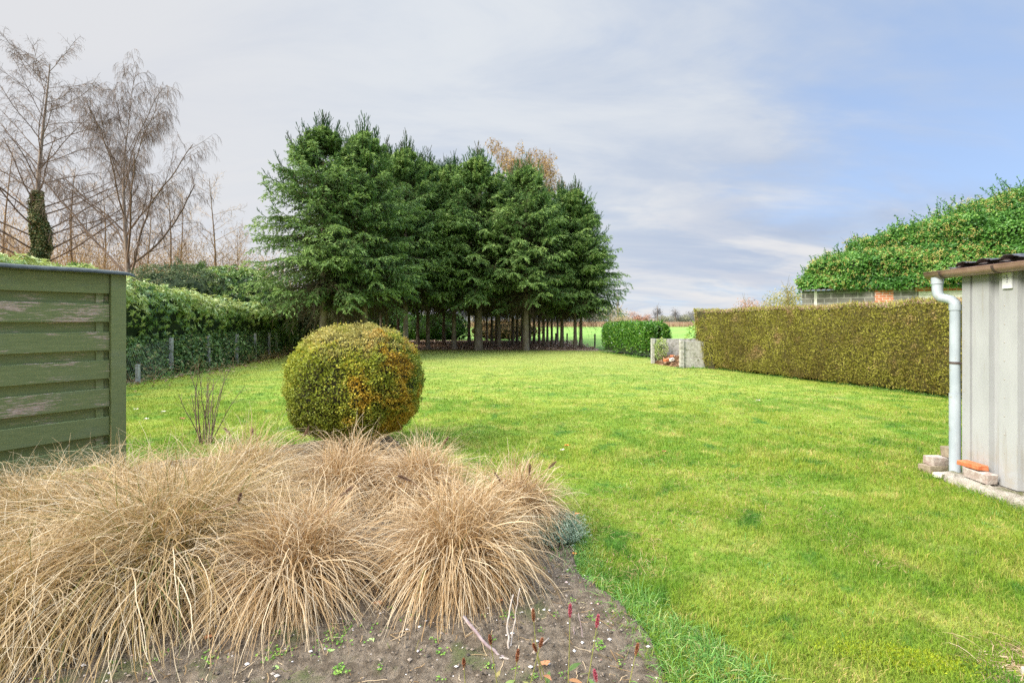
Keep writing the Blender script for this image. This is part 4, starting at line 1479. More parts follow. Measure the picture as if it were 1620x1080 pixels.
# ------------------------------------------------------------------ metal shed on the right
SX = 4.28
shed = thing('metal_shed', 'pale grey ribbed metal shed at the right edge of the lawn', 'shed', (SX, 4.5, 0))


def sheet_metal():
    m, t, out = mat_base('grey_sheet_metal')
    p = nd(t, 'ShaderNodeBsdfPrincipled')
    c = mixc(t, maprange(t, noise_n(t, 4, 5, .6, scl=(1, 1, .3)), .35, .7), (.33, .335, .335), (.395, .40, .40))
    c = mixc(t, maprange(t, noise_n(t, 90, 3, .6, scl=(1, 1, .5)), .70, .76), c, (.33, .27, .22))
    g = nd(t, 'ShaderNodeNewGeometry')
    s = nd(t, 'ShaderNodeSeparateXYZ')
    t.links.new(g.outputs['Position'], s.inputs[0])
    streak = math_n(t, 'MULTIPLY', maprange(t, noise_n(t, 22, 4, .6, scl=(1, 1, .06)), .56, .70), maprange(t, noise_n(t, 2.5, 3, .5), .4, .6))
    c = mixc(t, math_n(t, 'MULTIPLY', streak, .45), c, (.27, .24, .19))
    splash = math_n(t, 'MULTIPLY', maprange(t, s.outputs[2], .55, .05), maprange(t, noise_n(t, 12, 5, .7), .4, .65))
    c = mixc(t, math_n(t, 'MULTIPLY', splash, .5), c, (.36, .31, .23))
    t.links.new(c, p.inputs['Base Color'])
    p.inputs['Roughness'].default_value = .5
    p.inputs['Specular IOR Level'].default_value = .4
    b = nd(t, 'ShaderNodeBump')
    b.inputs['Strength'].default_value = .12
    b.inputs['Distance'].default_value = .01
    t.links.new(noise_n(t, 6, 2, .5), b.inputs['Height'])
    t.links.new(b.outputs[0], p.inputs['Normal'])
    t.links.new(p.outputs[0], out.inputs[0])
    return m


metal_m = sheet_metal()
# profile of the ribbed wall going toward the camera
prof = [(4.60, 0.0), (4.555, 0.0), (4.545, .025), (4.535, .025), (4.50, .0)]
y = 4.50
ys_ = [(4.595, .0), (4.520, .0), (4.517, .018), (4.497, .018), (4.490, .0)]
y = 4.490
while y > 1.6:
    ys_ += [(y - .150, .0), (y - .160, .042), (y - .236, .042), (y - .246, .0)]
    y -= .246
g = G()
V = []
for (yy_, dx) in ys_:
    for z_ in (.06, 2.02):
        V.append((SX + dx, yy_, z_))
Q = [[2 * i, 2 * i + 1, 2 * i + 3, 2 * i + 2] for i in range(len(ys_) - 1)]
g.add(V, Q)
wall = g.build('wall_sheet', metal_m, shed)
sol = wall.modifiers.new('solid', 'SOLIDIFY')
sol.thickness = .003
# back wall of the shed and a frame so it is closed
V = []
xs_ = [(SX + .03, 0)]
x = SX + .03
while x < 7.2:
    xs_ += [(x + .15, 0), (x + .185, -.03), (x + .238, -.03), (x + .246, 0)]
    x += .246
for (x_, dy) in xs_:
    for z_ in (.06, 2.0 + (x_ - SX) * .05):
        V.append((x_, 4.585 + dy, z_))
g = G().add(V, [[2 * i, 2 * i + 1, 2 * i + 3, 2 * i + 2] for i in range(len(xs_) - 1)])
wall2 = g.build('wall_sheet', metal_m, shed)
sol = wall2.modifiers.new('solid', 'SOLIDIFY')
sol.thickness = .003
# bolts: little heads down the corner strip and ribs
g = G()
for z_ in np.arange(.35, 2.0, .16):
    for yy_ in (4.575, 4.20):
        th = np.arange(6) * 1.047
        V = [(SX - .004, yy_ + .006 * math.cos(a_), z_ + .006 * math.sin(a_)) for a_ in th] + [(SX - .007, yy_, z_)]
        g.add(V, T=[[i, (i + 1) % 6, 6] for i in range(6)])
g.build('rivets', solid('bolt_grey', (.42, .38, .33), rough=.5, metal=.4), shed)
# corrugated roof
roof_m = solid('shed_roof_sheet', (.05, .045, .045), (.10, .09, .085), 9, rough=.6, spec=.5)
nx_ = 30
yr = np.linspace(1.4, 4.70, 160)
xr = np.linspace(SX - .045, 7.3, nx_)
YY, XX = np.meshgrid(yr, xr)
ZZ = 2.004 + (XX - SX) * .05 + .008 * np.sin(YY * 2 * math.pi / .18)
idx = np.arange(XX.size).reshape(XX.shape)
Q = np.stack([idx[:-1, :-1], idx[:-1, 1:], idx[1:, 1:], idx[1:, :-1]], -1).reshape(-1, 4)
ro = G().add(np.stack([XX, YY, ZZ], -1), Q).build('roof', roof_m, shed, smooth=True)
ro.modifiers.new('solid', 'SOLIDIFY').thickness = .008
# torn flaps of roofing at the eave
flap_m = solid('torn_roofing', (.025, .022, .022), (.07, .065, .07), 20, rough=.5, spec=.6)
r = np.random.default_rng(55)
for (ya, yb, ht) in ((4.54, 4.38, .022), (4.33, 4.19, .028), (4.13, 3.95, .040), (3.9, 3.6, .04)):
    gy_ = np.linspace(ya, yb, 9)
    V, Q = [], []
    for i, y_ in enumerate(gy_):
        e = math.sin(math.pi * i / 8)
        for j, (dx, dz_) in enumerate(((-.10, .01), (-.02, .035), (.10, .05), (.30, .07))):
            V.append((SX + dx - .03, y_, 2.012 + dz_ * .25 + ht * e * (1 - j * .22) + r.normal(0, .004)))
    for i in range(8):
        for j in range(3):
            a0 = i * 4 + j
            Q.append([a0, a0 + 1, a0 + 5, a0 + 4])
    fo = G().add(V, Q).build('torn_flap', flap_m, shed)
    fo.modifiers.new('solid', 'SOLIDIFY').thickness = .006
# gutter
gut_m = solid('brown_gutter', (.25, .15, .12), (.33, .21, .175), 8, rough=.4, spec=.5)
GXc, GZ, GR_ = SX - .080, 1.975, .064
ang = np.linspace(math.pi, 2 * math.pi, 13)
secs = [(GXc + GR_ * math.cos(a_), GZ + GR_ * math.sin(a_)) for a_ in ang]
secs = [(secs[0][0] - .006, secs[0][1] + .006)] + secs
V, Q = [], []
yv = [4.86, 4.5, 4.0, 3.0, 1.5]
for y_ in yv:
    for (x_, z_) in secs:
        V.append((x_, y_, z_ + (4.86 - y_) * .004))
m_s = len(secs)
for i in range(len(yv) - 1):
    for j in range(m_s - 1):
        a0 = i * m_s + j
        Q.append([a0, a0 + 1, a0 + m_s + 1, a0 + m_s])
gu = G().add(V, Q).build('gutter', gut_m, shed, smooth=True)
gu.modifiers.new('solid', 'SOLIDIFY').thickness = -.003
V = [(GXc, 4.858, GZ)] + [(x_, 4.858, z_) for x_, z_ in secs[1:]]
G().add(V, T=[[0, i, i + 1] for i in range(1, len(V) - 1)]).build('end_cap', gut_m, gu)
dark_m = solid('gutter_bracket', (.07, .05, .045), (.10, .07, .06), 9, rough=.6)
for y_ in (4.67, 4.155, 3.2, 2.3):
    V = []
    for s_ in (.0, .012):
        for a_ in ang:
            V.append((GXc + (GR_ + .005) * math.cos(a_), y_ + s_ * 2, GZ + (GR_ + .005) * math.sin(a_)))
    n_ = len(ang)
    bo = G().add(V, [[i, i + 1, n_ + i + 1, n_ + i] for i in range(n_ - 1)]).build('bracket', dark_m, gu)
    bo.modifiers.new('solid', 'SOLIDIFY').thickness = -.004
# fascia board behind the gutter
G().box(SX - .018, SX - .003, 1.5, 4.62, 1.965, 2.03).build('fascia', dark_m, shed)

# downpipe
pipe_m = solid('grey_plastic_pipe', (.34, .385, .42), (.41, .455, .49), 5, rough=.35, spec=.5, col3=(.34, .33, .27), s3=14, lo3=.62, hi3=.72)
dp = thing('downpipe', 'pale grey plastic downpipe with a swan neck at the shed corner', 'downpipe', (4.2, 4.6, 0))
PX = SX - .010
pth = [(GXc, 4.775, 1.915), (GXc, 4.775, 1.80), (GXc, 4.768, 1.755), (GXc + .012, 4.75, 1.725), (GXc + .035, 4.72, 1.712), (PX - .012, 4.69, 1.70), (PX, 4.665, 1.67), (PX, 4.66, 1.62)]
Cn = np.array([pth])
G().tubes(Cn, .043, 20).build('swan_neck', pipe_m, dp, smooth=True)
G().tubes(np.array([[(GXc, 4.775, 1.925), (GXc, 4.775, 1.86)]]), .049, 20, cap=False).build('outlet', pipe_m, dp, smooth=True)
G().tubes(np.array([[(PX, 4.66, 1.655), (PX, 4.66, 1.60)]]), .047, 20).build('collar', pipe_m, dp, smooth=True)
G().tubes(np.array([[(PX, 4.66, 1.62), (PX, 4.662, 1.1), (PX, 4.658, .77)]]), .041, 20).build('pipe', pipe_m, dp, smooth=True)
G().tubes(np.array([[(PX - .004, 4.657, .80), (PX - .010, 4.650, .12), (PX - .010, 4.650, .0)]]), .045, 20).build('pipe', pipe_m, dp, smooth=True)
G().tubes(np.array([[(PX, 4.66, 1.105), (PX, 4.66, 1.085)]]), .0465, 20).box(PX + .0, PX + .02, 4.598, 4.625, 1.088, 1.102).build('pipe_clip', dark_m, dp)

# little white plate under the gutter
pl = thing('wall_plate', 'small weathered white plate with dark marks under the shed gutter', 'plate', (SX, 4.17, 1.85))
plate_m = solid('weathered_plate', (.62, .63, .64), (.72, .73, .73), 30, rough=.6)
G().box(SX - .020, SX - .003, 4.125, 4.205, 1.775, 1.915).build('plate', plate_m, pl, bevel=.003)
mk_m = solid('plate_marks', (.10, .10, .11), rough=.7)
g = G()
for (yy_, z_, a_, b_) in ((4.185, 1.872, .006, .018), (4.168, 1.892, .012, .004), (4.163, 1.885, .004, .010), (4.170, 1.877, .010, .004), (4.160, 1.868, .012, .004), (4.152, 1.860, .004, .010), (4.160, 1.850, .012, .004), (4.165, 1.832, .004, .006), (4.157, 1.832, .004, .006)):
    g.box(SX - .0225, SX - .0195, yy_ - a_ / 2, yy_ + a_ / 2, z_ - b_ / 2, z_ + b_ / 2)
g.build('marks', mk_m, pl)

# footing of rough concrete, bricks and stones
foot_m = solid('footing_concrete', (.27, .235, .185), (.44, .40, .33), 7, rough=.95, bump=1., bscale=28, bdist=.03, col3=(.15, .15, .07), s3=5, lo3=.52, hi3=.66)
r = np.random.default_rng(61)
nu_, nv_ = 60, 8
V = []
for i in range(nu_):
    y_ = 4.62 - i * (3.2 / nu_)
    for j, (dx, z_) in enumerate(((.30, .052), (.02, .056), (-.10, .058), (-.175, .062), (-.215, .045), (-.235, .015), (-.24, -.02), (.3, -.02))):
        bmp = .03 * (vnoise(np.array([y_ * 1.]), np.array([j * .4]), 7, 62)[0] - .5) + .015 * r.normal()
        V.append((SX + dx + bmp * (j > 0) * (j < 7), y_, z_ + bmp * .4 * (j < 6)))
idx = np.arange(nu_ * 8).reshape(nu_, 8)
Q = np.stack([idx[:-1, :-1], idx[:-1, 1:], idx[1:, 1:], idx[1:, :-1]], -1).reshape(-1, 4)
gf = G().add(V, Q)
gf.add(np.array(V)[idx[0]], T=[[0, i, i + 1] for i in range(1, 7)])
gf.build('footing', foot_m, shed, smooth=False)

brick_or = solid('orange_brick', (.50, .14, .055), (.62, .22, .10), 18, rough=.85, bump=.4, bscale=90, bdist=.004)
brick_gr = solid('mortared_brick', (.33, .25, .21), (.52, .47, .42), 14, rough=.9, bump=.7, bscale=60, bdist=.008)
brick_bn = solid('brown_block', (.22, .17, .12), (.34, .28, .20), 12, rough=.9, bump=.7, bscale=50, bdist=.008)


def brick(name, label, cat, c, dims, rz, mat, tilt=0., group=None):
    r = np.random.default_rng(int(abs(c[1] * 1000)))
    m = G()
    n1 = 4
    L, Wd, H = dims
    V = np.array([[x, y, z] for z in (-.5, .5) for y in (-.5, .5) for x in (-.5, .5)]) * [L, Wd, H]
    ca, sa = math.cos(rz), math.sin(rz)
    ct, st = math.cos(tilt), math.sin(tilt)
    V = np.stack([V[:, 0] * ct - V[:, 2] * st, V[:, 1], V[:, 0] * st + V[:, 2] * ct], 1)
    V = V + r.normal(0, .003, V.shape)
    V = np.stack([V[:, 0] * ca - V[:, 1] * sa + c[0], V[:, 0] * sa + V[:, 1] * ca + c[1], V[:, 2] + c[2]], 1)
    m.add(V, [[0, 2, 3, 1], [4, 5, 7, 6], [0, 1, 5, 4], [2, 6, 7, 3], [0, 4, 6, 2], [1, 3, 7, 5]])
    o = m.build(name, mat, bevel=.006)
    tag(o, label, cat, group)
    return o


gb = 'bricks and blocks round the downpipe foot'
brick('loose_brick', 'mortar crusted brick lying on the shed footing under the orange one', 'brick', (SX - .085, 4.33, .112), (.23, .10, .085), -1.60, brick_gr, group=gb)
brick('loose_brick', 'orange brick on top of the mortared one by the downpipe', 'brick', (SX - .08, 4.41, .182), (.21, .10, .048), -1.60, brick_or, tilt=.02, group=gb)
brick('stone_block', 'lower brown block half hidden behind the foot of the downpipe', 'block', (SX - .10, 4.80, .035), (.20, .13, .075), .1, brick_bn, group=gb)
brick('stone_block', 'upper brown block behind the downpipe, stacked on the lower one', 'block', (SX - .07, 4.80, .115), (.16, .12, .080), .0, brick_gr, group=gb)
brick('stone_block', 'topmost small brick wedged between downpipe and shed corner', 'block', (SX + .03, 4.76, .21), (.11, .09, .10), .0, brick_bn, group=gb)
brick('broken_stone', 'pale broken stone in front of the downpipe foot', 'stone', (SX - .21, 4.60, .03), (.10, .07, .05), .4, solid('pale_stone', (.62, .56, .48), (.75, .70, .62), 20, rough=.9, bump=.5, bscale=70), tilt=-.15, group=gb)

# ------------------------------------------------------------------ garage behind the hedge and its ivy
W0 = np.array([12.0, 20.0])
wd = np.array([.819, -.574])
wb = np.array([.574, .819])


def WMx(V):
    return np.stack([W0[0] + wd[0] * V[:, 0] + wb[0] * V[:, 1], W0[1] + wd[1] * V[:, 0] + wb[1] * V[:, 1], V[:, 2]], 1)


def brickmat(name, c1, c2, mortar, bw, rh, ms, off=.5):
    m, t, out = mat_base(name)
    p = nd(t, 'ShaderNodeBsdfPrincipled')
    g = nd(t, 'ShaderNodeNewGeometry')
    mp = nd(t, 'ShaderNodeMapping')
    mp.vector_type = 'POINT'
    mp.inputs['Rotation'].default_value = (0, 0, math.atan2(.574, .819))
    t.links.new(g.outputs['Position'], mp.inputs[0])
    s = nd(t, 'ShaderNodeSeparateXYZ')
    t.links.new(mp.outputs[0], s.inputs[0])
    cb = nd(t, 'ShaderNodeCombineXYZ')
    t.links.new(s.outputs[0], cb.inputs[0])
    t.links.new(s.outputs[2], cb.inputs[1])
    b = nd(t, 'ShaderNodeTexBrick')
    b.inputs['Scale'].default_value = 1
    b.inputs['Brick Width'].default_value = bw
    b.inputs['Row Height'].default_value = rh
    b.inputs['Mortar Size'].default_value = ms
    b.inputs['Mortar Smooth'].default_value = .3
    b.inputs['Color1'].default_value = (*c1, 1)
    b.inputs['Color2'].default_value = (*c2, 1)
    b.inputs['Mortar'].default_value = (*mortar, 1)
    t.links.new(cb.outputs[0], b.inputs['Vector'])
    c = mixc(t, maprange(t, noise_n(t, 7, 5, .7), .35, .7, 0, .5), b.outputs['Color'], tuple(x * .62 for x in c1))
    t.links.new(c, p.inputs['Base Color'])
    p.inputs['Roughness'].default_value = .95
    bp = nd(t, 'ShaderNodeBump')
    bp.invert = True
    bp.inputs['Strength'].default_value = .6
    bp.inputs['Distance'].default_value = .01
    t.links.new(b.outputs['Fac'], bp.inputs['Height'])
    t.links.new(bp.outputs[0], p.inputs['Normal'])
    t.links.new(p.outputs[0], out.inputs[0])
    return m


blk_m = brickmat('grey_block_wall', (.13, .12, .105), (.21, .195, .17), (.34, .32, .29), .44, .20, .024)
redb_m = brickmat('orange_brick_pier', (.52, .16, .075), (.62, .22, .11), (.62, .56, .50), .22, .095, .012)
white_m = solid('white_render', (.62, .58, .52), (.72, .69, .64), 6, rough=.9)
gar = thing('brick_garage', 'grey block garage with an orange brick pier behind the conifer hedge', 'garage', (14, 19, 0))
G().box(0, 2.40, 0, 5, 0, 2.72, WMx).build('wall', blk_m, gar)
G().box(2.403, 2.97, -.03, .4, 0, 2.70, WMx).build('brick_pier', redb_m, gar)
G().box(2.973, 3.70, 0, 5, 0, 2.72, WMx).build('wall', blk_m, gar)
G().box(.42, .52, -.012, .1, 0, 2.70, WMx).build('mortar_joint', white_m, gar)
G().box(3.703, 9, 0.003, 5, 0, 2.44, WMx).build('wall', white_m, gar)
G().box(3.703, 9, -.02, .3, 2.443, 2.57, WMx).build('lintel', white_m, gar)
G().box(3.60, 9, -.035, .3, 2.573, 2.725, WMx).build('brick_band', redb_m, gar)
xr = np.linspace(-.12, 9, 500)
yr = np.linspace(-.16, 5.2, 8)
XX, YY = np.meshgrid(xr, yr, indexing='ij')
ZZ = 2.738 + (YY + .16) * .18 + .028 * np.sin(XX * 2 * math.pi / .177)
V = WMx(np.stack([XX.ravel(), YY.ravel(), ZZ.ravel()], 1))
idx = np.arange(XX.size).reshape(XX.shape)
Q = np.stack([idx[:-1, :-1], idx[1:, :-1], idx[1:, 1:], idx[:-1, 1:]], -1).reshape(-1, 4)
go = G().add(V, Q).build('roof', solid('fibre_cement_roof', (.28, .26, .24), (.42, .40, .38), 5, rough=.9), gar, smooth=True)
go.modifiers.new('solid', 'SOLIDIFY').thickness = .008

HRs = np.array([0, .15, .7, 1.8, 3.0, 4.5, 6, 7.5, 9.5])
HRh = np.array([3.0, 3.4, 3.95, 4.6, 4.9, 5.25, 5.75, 6.3, 7.0])


def ivysurf(u, v):
    s = -.12 + u * 9.6
    hr = np.interp(s, HRs, HRh)
    th = v * math.pi
    b = vnoise(s, v * 6, 1.3, 71) + .6 * vnoise(s, v * 6, 3.1, 72) - .8
    dep = np.interp(s, [0, 1, 3, 9], [.9, 1.6, 2.2, 2.6])
    off = dep - np.sign(np.cos(th)) * np.abs(np.cos(th)) ** .75 * (dep + .25) - b * .22 * np.cos(th)
    zb_ = np.interp(s, [0, .9, 1.6, 10], [2.82, 2.80, 2.69, 2.69])
    z = zb_ + (hr - zb_) * np.sin(th) ** .85 * (1 + .20 * b) + .04 * b * (v < .15)
    return WMx(np.stack([s + .12 * b, off, z], 1))


ivy = thing('ivy', 'huge mound of flowering ivy smothering the garage roof', 'ivy', (14, 19, 2.7))
Pp, Qq = shell(ivysurf, 70, 24, 1)
u_ = np.repeat(np.linspace(0, 1, 70), 24)
s_ = -.12 + u_ * 9.6
cl = WMx(np.stack([s_, np.interp(s_, [0, 1, 3, 9], [.9, 1.6, 2.2, 2.6]), (2.6 + np.interp(s_, HRs, HRh)) / 2], 1))
G().add(cl + (Pp - cl) * .82, Qq).build('stems', M['core_green'], ivy)  # solid shell below the ivy leaves, coloured dark to read as shade
r = np.random.default_rng(441)
pp, nn, u, v = scatter(ivysurf, 78000, r, vmax=.72)
s_ = -.12 + u * 9.6
cl = WMx(np.stack([s_, np.interp(s_, [0, 1, 3, 9], [.9, 1.6, 2.2, 2.6]), (2.6 + np.interp(s_, HRs, HRh)) / 2], 1))
nn = nn * np.sign((nn * (pp - cl)).sum(1))[:, None]
clump = vnoise(pp[:, 0] * 1.2 + pp[:, 1], pp[:, 2], 4.2, 73)
cl2 = vnoise(pp[:, 0] * 1.2 + pp[:, 1], pp[:, 2] * 1.4, 1.7, 75)
pp = pp + nn * ((clump - .5) * .36 + (cl2 - .5) * .55 + r.normal(0, .06, len(pp)))[:, None]
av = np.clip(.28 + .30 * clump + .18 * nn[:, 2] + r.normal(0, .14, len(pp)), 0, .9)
G().leaves(pp, nn * .4 + r.normal(0, .55, nn.shape) + [0, 0, -.3], nn + [0, 0, .3] + r.normal(0, .45, nn.shape), r.uniform(.06, .115, len(pp)), r.uniform(.05, .09, len(pp)), av).build('leaves', M['ivy'], ivy)
# flower heads
kf = (r.random(len(pp)) < .035) & (vnoise(pp[:, 0], pp[:, 2], 1.4, 74) > .35)
Pf = pp[kf] + nn[kf] * .10
n = len(Pf)
Pf = np.repeat(Pf, 12, 0) + r.normal(0, .035, (n * 12, 3))
G().leaves(Pf, r.normal(0, 1, Pf.shape), r.normal(0, 1, Pf.shape), .04, .03, .5 + .5 * r.random(len(Pf))).build('flower_heads', leafmat('ivy_flower', [(0, (.3, .3, .08)), (1, (.62, .50, .16))], trans=.2), ivy)
# shoots standing above the outline
sel = np.where((nn[:, 2] > .35))[0]
sel = r.choice(sel, 420, replace=False)
sh_s = (pp[sel] - [W0[0], W0[1], 0]) @ np.array([wd[0], wd[1], 0])
Ls = r.uniform(.2, .5, len(sel)) * np.where(sh_s > 4.0, 1.9, 1.0)
Cs = march(pp[sel], nrm(nn[sel] * .4 + r.normal(0, .35, (len(sel), 3)) + [-.1, 0, .9]), Ls, 7, .05, .10, r)
gs = G().tubes(Cs, np.linspace(.012, .005, 7)[None] + np.zeros((len(sel), 1)), 3, a=.0)
tt = np.tile(np.linspace(.15, 1, 16), (len(sel), 1))
Pl, T_, _ = interp_poly(Cs, np.ones(Cs.shape[:2]), tt)
Pl = Pl.reshape(-1, 3)
gs.leaves(Pl, r.normal(0, .8, Pl.shape) + [0, 0, .2], r.normal(0, .8, Pl.shape) + [0, 0, 1], r.uniform(.06, .11, len(Pl)), r.uniform(.03, .06, len(Pl)), np.clip(.35 + r.normal(0, .2, len(Pl)), 0, .9)).build('foliage', M['ivy'], ivy)
# thin bare twigs above the left of the mound
Pt = np.array([[*WMx(np.array([[s0, 1.4, h0]]))[0]] for s0, h0 in ((1.7, 4.3), (1.75, 4.3), (1.8, 4.3), (.9, 3.9), (.5, 3.6))])
Ct = march(np.repeat(Pt, 3, 0), nrm(r.normal(0, .5, (15, 3)) + [0, 0, 1]), r.uniform(.5, 1.0, 15), 6, 0, .12, r)
G().ribbons(Ct, np.array([[1., 0, 0]]) + np.zeros((15, 3)), np.linspace(.014, .008, 6)[None], .2).build('bare_twigs', M['twig_dark'], ivy)

# ------------------------------------------------------------------ concrete compost bin
binm = conc_m
cb_ = thing('compost_bin', 'low open bin of grey concrete panels between the two right hedges', 'compost bin', (5.6, 16.2, 0))
G().box(4.86, 4.98, 16.84, 16.96, 0, .875).build('post', binm, cb_, bevel=.01)
G().box(5.305, 5.435, 15.24, 15.37, 0, .875).build('post', binm, cb_, bevel=.01)
G().box(5.438, 6.75, 15.28, 15.33, 0.0, .325).build('panel', binm, cb_, bevel=.006)
G().box(5.438, 6.75, 15.283, 15.328, .331, .85).build('panel', binm, cb_, bevel=.006)
G().box(4.983, 7.2, 16.90, 16.95, 0.0, .42).build('panel', binm, cb_, bevel=.006)
G().box(4.983, 7.2, 16.903, 16.948, .427, .865).build('panel', binm, cb_, bevel=.006)
r = np.random.default_rng(66)
leafl_m = leafmat('rotting_leaves', [(0, (.15, .09, .05)), (.5, (.34, .20, .11)), (1, (.55, .38, .24))], trans=.1)
n = 3500
P_ = np.stack([r.uniform(5.0, 6.6, n), r.uniform(15.45, 16.85, n), 0 * r.random(n)], 1)
dl = ((P_[:, 0] - 4.92) * 1.6 + (P_[:, 1] - 16.9) * .45) / 1.66
P_[:, 2] = (.08 + .22 * vnoise(P_[:, 0], P_[:, 1], 2.5, 67)) * np.clip(dl / .3, .1, 1) + .03 * r.random(n)
P_ = P_[dl > .03]
n = len(P_)
g = G().leaves(P_, r.normal(0, 1, (n, 3)) * [1, 1, .4], r.normal(0, .5, (n, 3)) + [0, 0, 1], r.uniform(.06, .12, n), r.uniform(.04, .08, n), r.random(n))
gx, gy = np.meshgrid(np.linspace(4.99, 6.7, 14), np.linspace(15.4, 16.88, 12))
gz = .06 + .22 * vnoise(gx, gy, 2.5, 67)
dl = ((gx - 4.92) * 1.6 + (gy - 16.9) * .45) / 1.66
gz = gz * np.clip(dl / .3, 0, 1) - .01 * (dl < .02)
idx = np.arange(gx.size).reshape(gx.shape)
g.add(np.stack([gx, gy, gz], -1), np.stack([idx[:-1, :-1], idx[:-1, 1:], idx[1:, 1:], idx[1:, :-1]], -1).reshape(-1, 4), qa=.2)
tag(g.build('garden_waste', leafl_m), 'heap of brown leaves and garden waste inside the concrete bin', 'garden waste', kind='stuff')
brick('loose_brick', 'red brick fallen flat at the mouth of the concrete bin', 'brick', (5.12, 16.05, .19), (.17, .11, .08), .4, brick_or, tilt=.2, group='rubble in the concrete bin')
brick('loose_brick', 'red brick on the leaf heap further back in the concrete bin', 'brick', (5.38, 16.25, .30), (.16, .10, .06), 1.1, brick_or, tilt=-.25, group='rubble in the concrete bin')
brick('broken_stone', 'whitish stone between the two red bricks in the concrete bin', 'stone', (5.27, 15.95, .22), (.14, .11, .09), .2, white_m, tilt=.3, group='rubble in the concrete bin')
# bramble in the bin and small laurel behind it
bush('bramble', 'pale leafy bramble hanging inside the left of the concrete bin', 'plant', (5.14, 16.72, .50), (.20, .13, .34), 900, M['rhodo'], 345, (.04, .07), (.02, .035), lump=.5, a0=.75, core_s=.3)
bush('young_laurel', 'loose yellowish young laurel behind the bin by the end of the conifer hedge', 'bush', (ax(1104, 18.5), 18.5, .85), (.42, .4, .50), 500, M['laurel'], 346, (.08, .13), (.04, .06), lump=.6, a0=.8, core_s=.3)

# ------------------------------------------------------------------ field fence
ff = thing('field_fence', 'wooden posts with thin wire between the spruces and the green field', 'fence', (3, 28, 0))
fp_m = solid('weathered_post', (.13, .105, .085), (.25, .22, .18), 12, rough=.95, scl=(1, 1, .3))
fps = [(760, 31.5), (805, 30.8), (846, 30.2), (879, 29.0), (897, 28.4), (918, 27.6), (941, 26.8)]
pts = []
for i, (px, d) in enumerate(fps):
    x = ax(px, d)
    h = hz(527, d) if i < 6 else hz(528, d)
    G().tubes(np.array([[(x, d, 0), (x + .01, d, h)]]), .045 + .01 * (i == 5), 8, cap=True).build('post', fp_m, ff)
    pts.append((x, d, h))
g = G()
for (a0, a1) in zip(pts[:-1], pts[1:]):
    for f in (.35, .65, .92):
        g.tubes(np.array([[(a0[0], a0[1], a0[2] * f), (a1[0], a1[1], a1[2] * f)]]), .004, 3)
g.build('wire', wire_m, ff)

# ------------------------------------------------------------------ far edge of the field
r = np.random.default_rng(88)
n = 26000
P_ = np.stack([r.uniform(-40, 110, n), r.uniform(113.5, 121, n), 0 * r.random(n)], 1)
h = r.uniform(.5, 1.25, n)
Cn = np.stack([P_, P_ + np.stack([r.normal(0, .1, n), 0 * h, h * .6], 1), P_ + np.stack([r.normal(0, .3, n), 0 * h, h], 1)], 1)
g = G().ribbons(Cn, np.array([[1., 0, 0]]) + np.zeros((n, 3)), np.array([[.10, .12, .05]]), r.random(n))
reed_m = leafmat('dry_reed', [(0, (.30, .16, .10)), (.5, (.48, .30, .20)), (1, (.62, .46, .32))], trans=.2, nscale=.08, namt=.3)
tag(g.build('dry_reeds', reed_m), 'strip of rust brown dry reeds at the far edge of the field', 'reeds', kind='stuff')


def fmat(name, a, b, c):
    return leafmat(name, [(0, a), (.5, b), (1, c)], trans=.15, rough=.9)


FM = [fmat('far_olive', (.14, .15, .09), (.24, .25, .15), (.36, .35, .20)), fmat('far_tan', (.22, .18, .09), (.38, .31, .16), (.50, .42, .22)),
      fmat('far_grey', (.14, .14, .13), (.22, .22, .20), (.32, .30, .26)), fmat('far_rust', (.26, .14, .10), (.44, .25, .17), (.58, .36, .24)), fmat('far_dark', (.07, .07, .075), (.12, .11, .11), (.18, .17, .16))]


def far_tree(label, px, d, top, wpx, mat, seed, airy=.0, base=.0, group='trees at the far edge of the field', n=1500, leaf=.3):
    r = np.random.default_rng(seed)
    x = ax(px, d)
    H = hz(top, d)
    Rr = wpx / F * d / 2
    t = thing('far_tree' if airy else 'far_tree', label, 'tree', (x, d, 0), group)
    zc = (H + base) / 2
    rz_ = (H - base) / 2
    dv = nrm(r.normal(0, 1, (n, 3)))
    rad = r.random(n) ** .4
    lum = .75 + .5 * vnoise(dv[:, 0] * 2 + 5, dv[:, 2] * 2 + 5 + dv[:, 1], 1.6, seed)
    P_ = np.array([x, d, zc]) + dv * (rad * lum)[:, None] * [Rr, Rr * .8, rz_]
    P_[:, 2] = np.maximum(P_[:, 2], .2)
    if airy:
        nc = 16
        cc_ = nrm(r.normal(0, 1, (nc, 3))) * (r.random((nc, 1)) ** .5) * [Rr, Rr * .8, rz_] * 1.0 + np.array([x, d, zc])
        P_ = cc_[r.integers(0, nc, n)] + r.normal(0, .22, (n, 3)) * [Rr, Rr, min(rz_, Rr)]
        P_ = P_[(P_[:, 2] > .2) & (r.random(n) > airy * .7)]
    G().leaves(P_, r.normal(0, 1, P_.shape), r.normal(0, 1, P_.shape) + [0, -.8, .3], leaf * r.uniform(.6, 1.3, len(P_)), leaf * .5, np.clip(r.normal(.5, .22, len(P_)) + .2 * (dv[:len(P_), 2]), 0, 1)).build('crown', mat, t)
    gt = G()
    Ct = np.array([[(x, d, 0), (x + .1, d, zc), (x, d, H * .93)]])
    gt.tubes(Ct, np.array([[.03, .02, .006]]) * H, 5)
    C1, R1, _, _ = sprout(np.linspace((x, d, 0), (x, d, H), 6)[None], np.linspace(.02, .005, 6)[None] * H, 14, .25, 1, (.4, .9), .45, 5, -.1, .1, r, minr=.03)
    gt.tubes(C1, R1, 3)
    gt.build('trunk', M['bark_grey'], t)
    return t


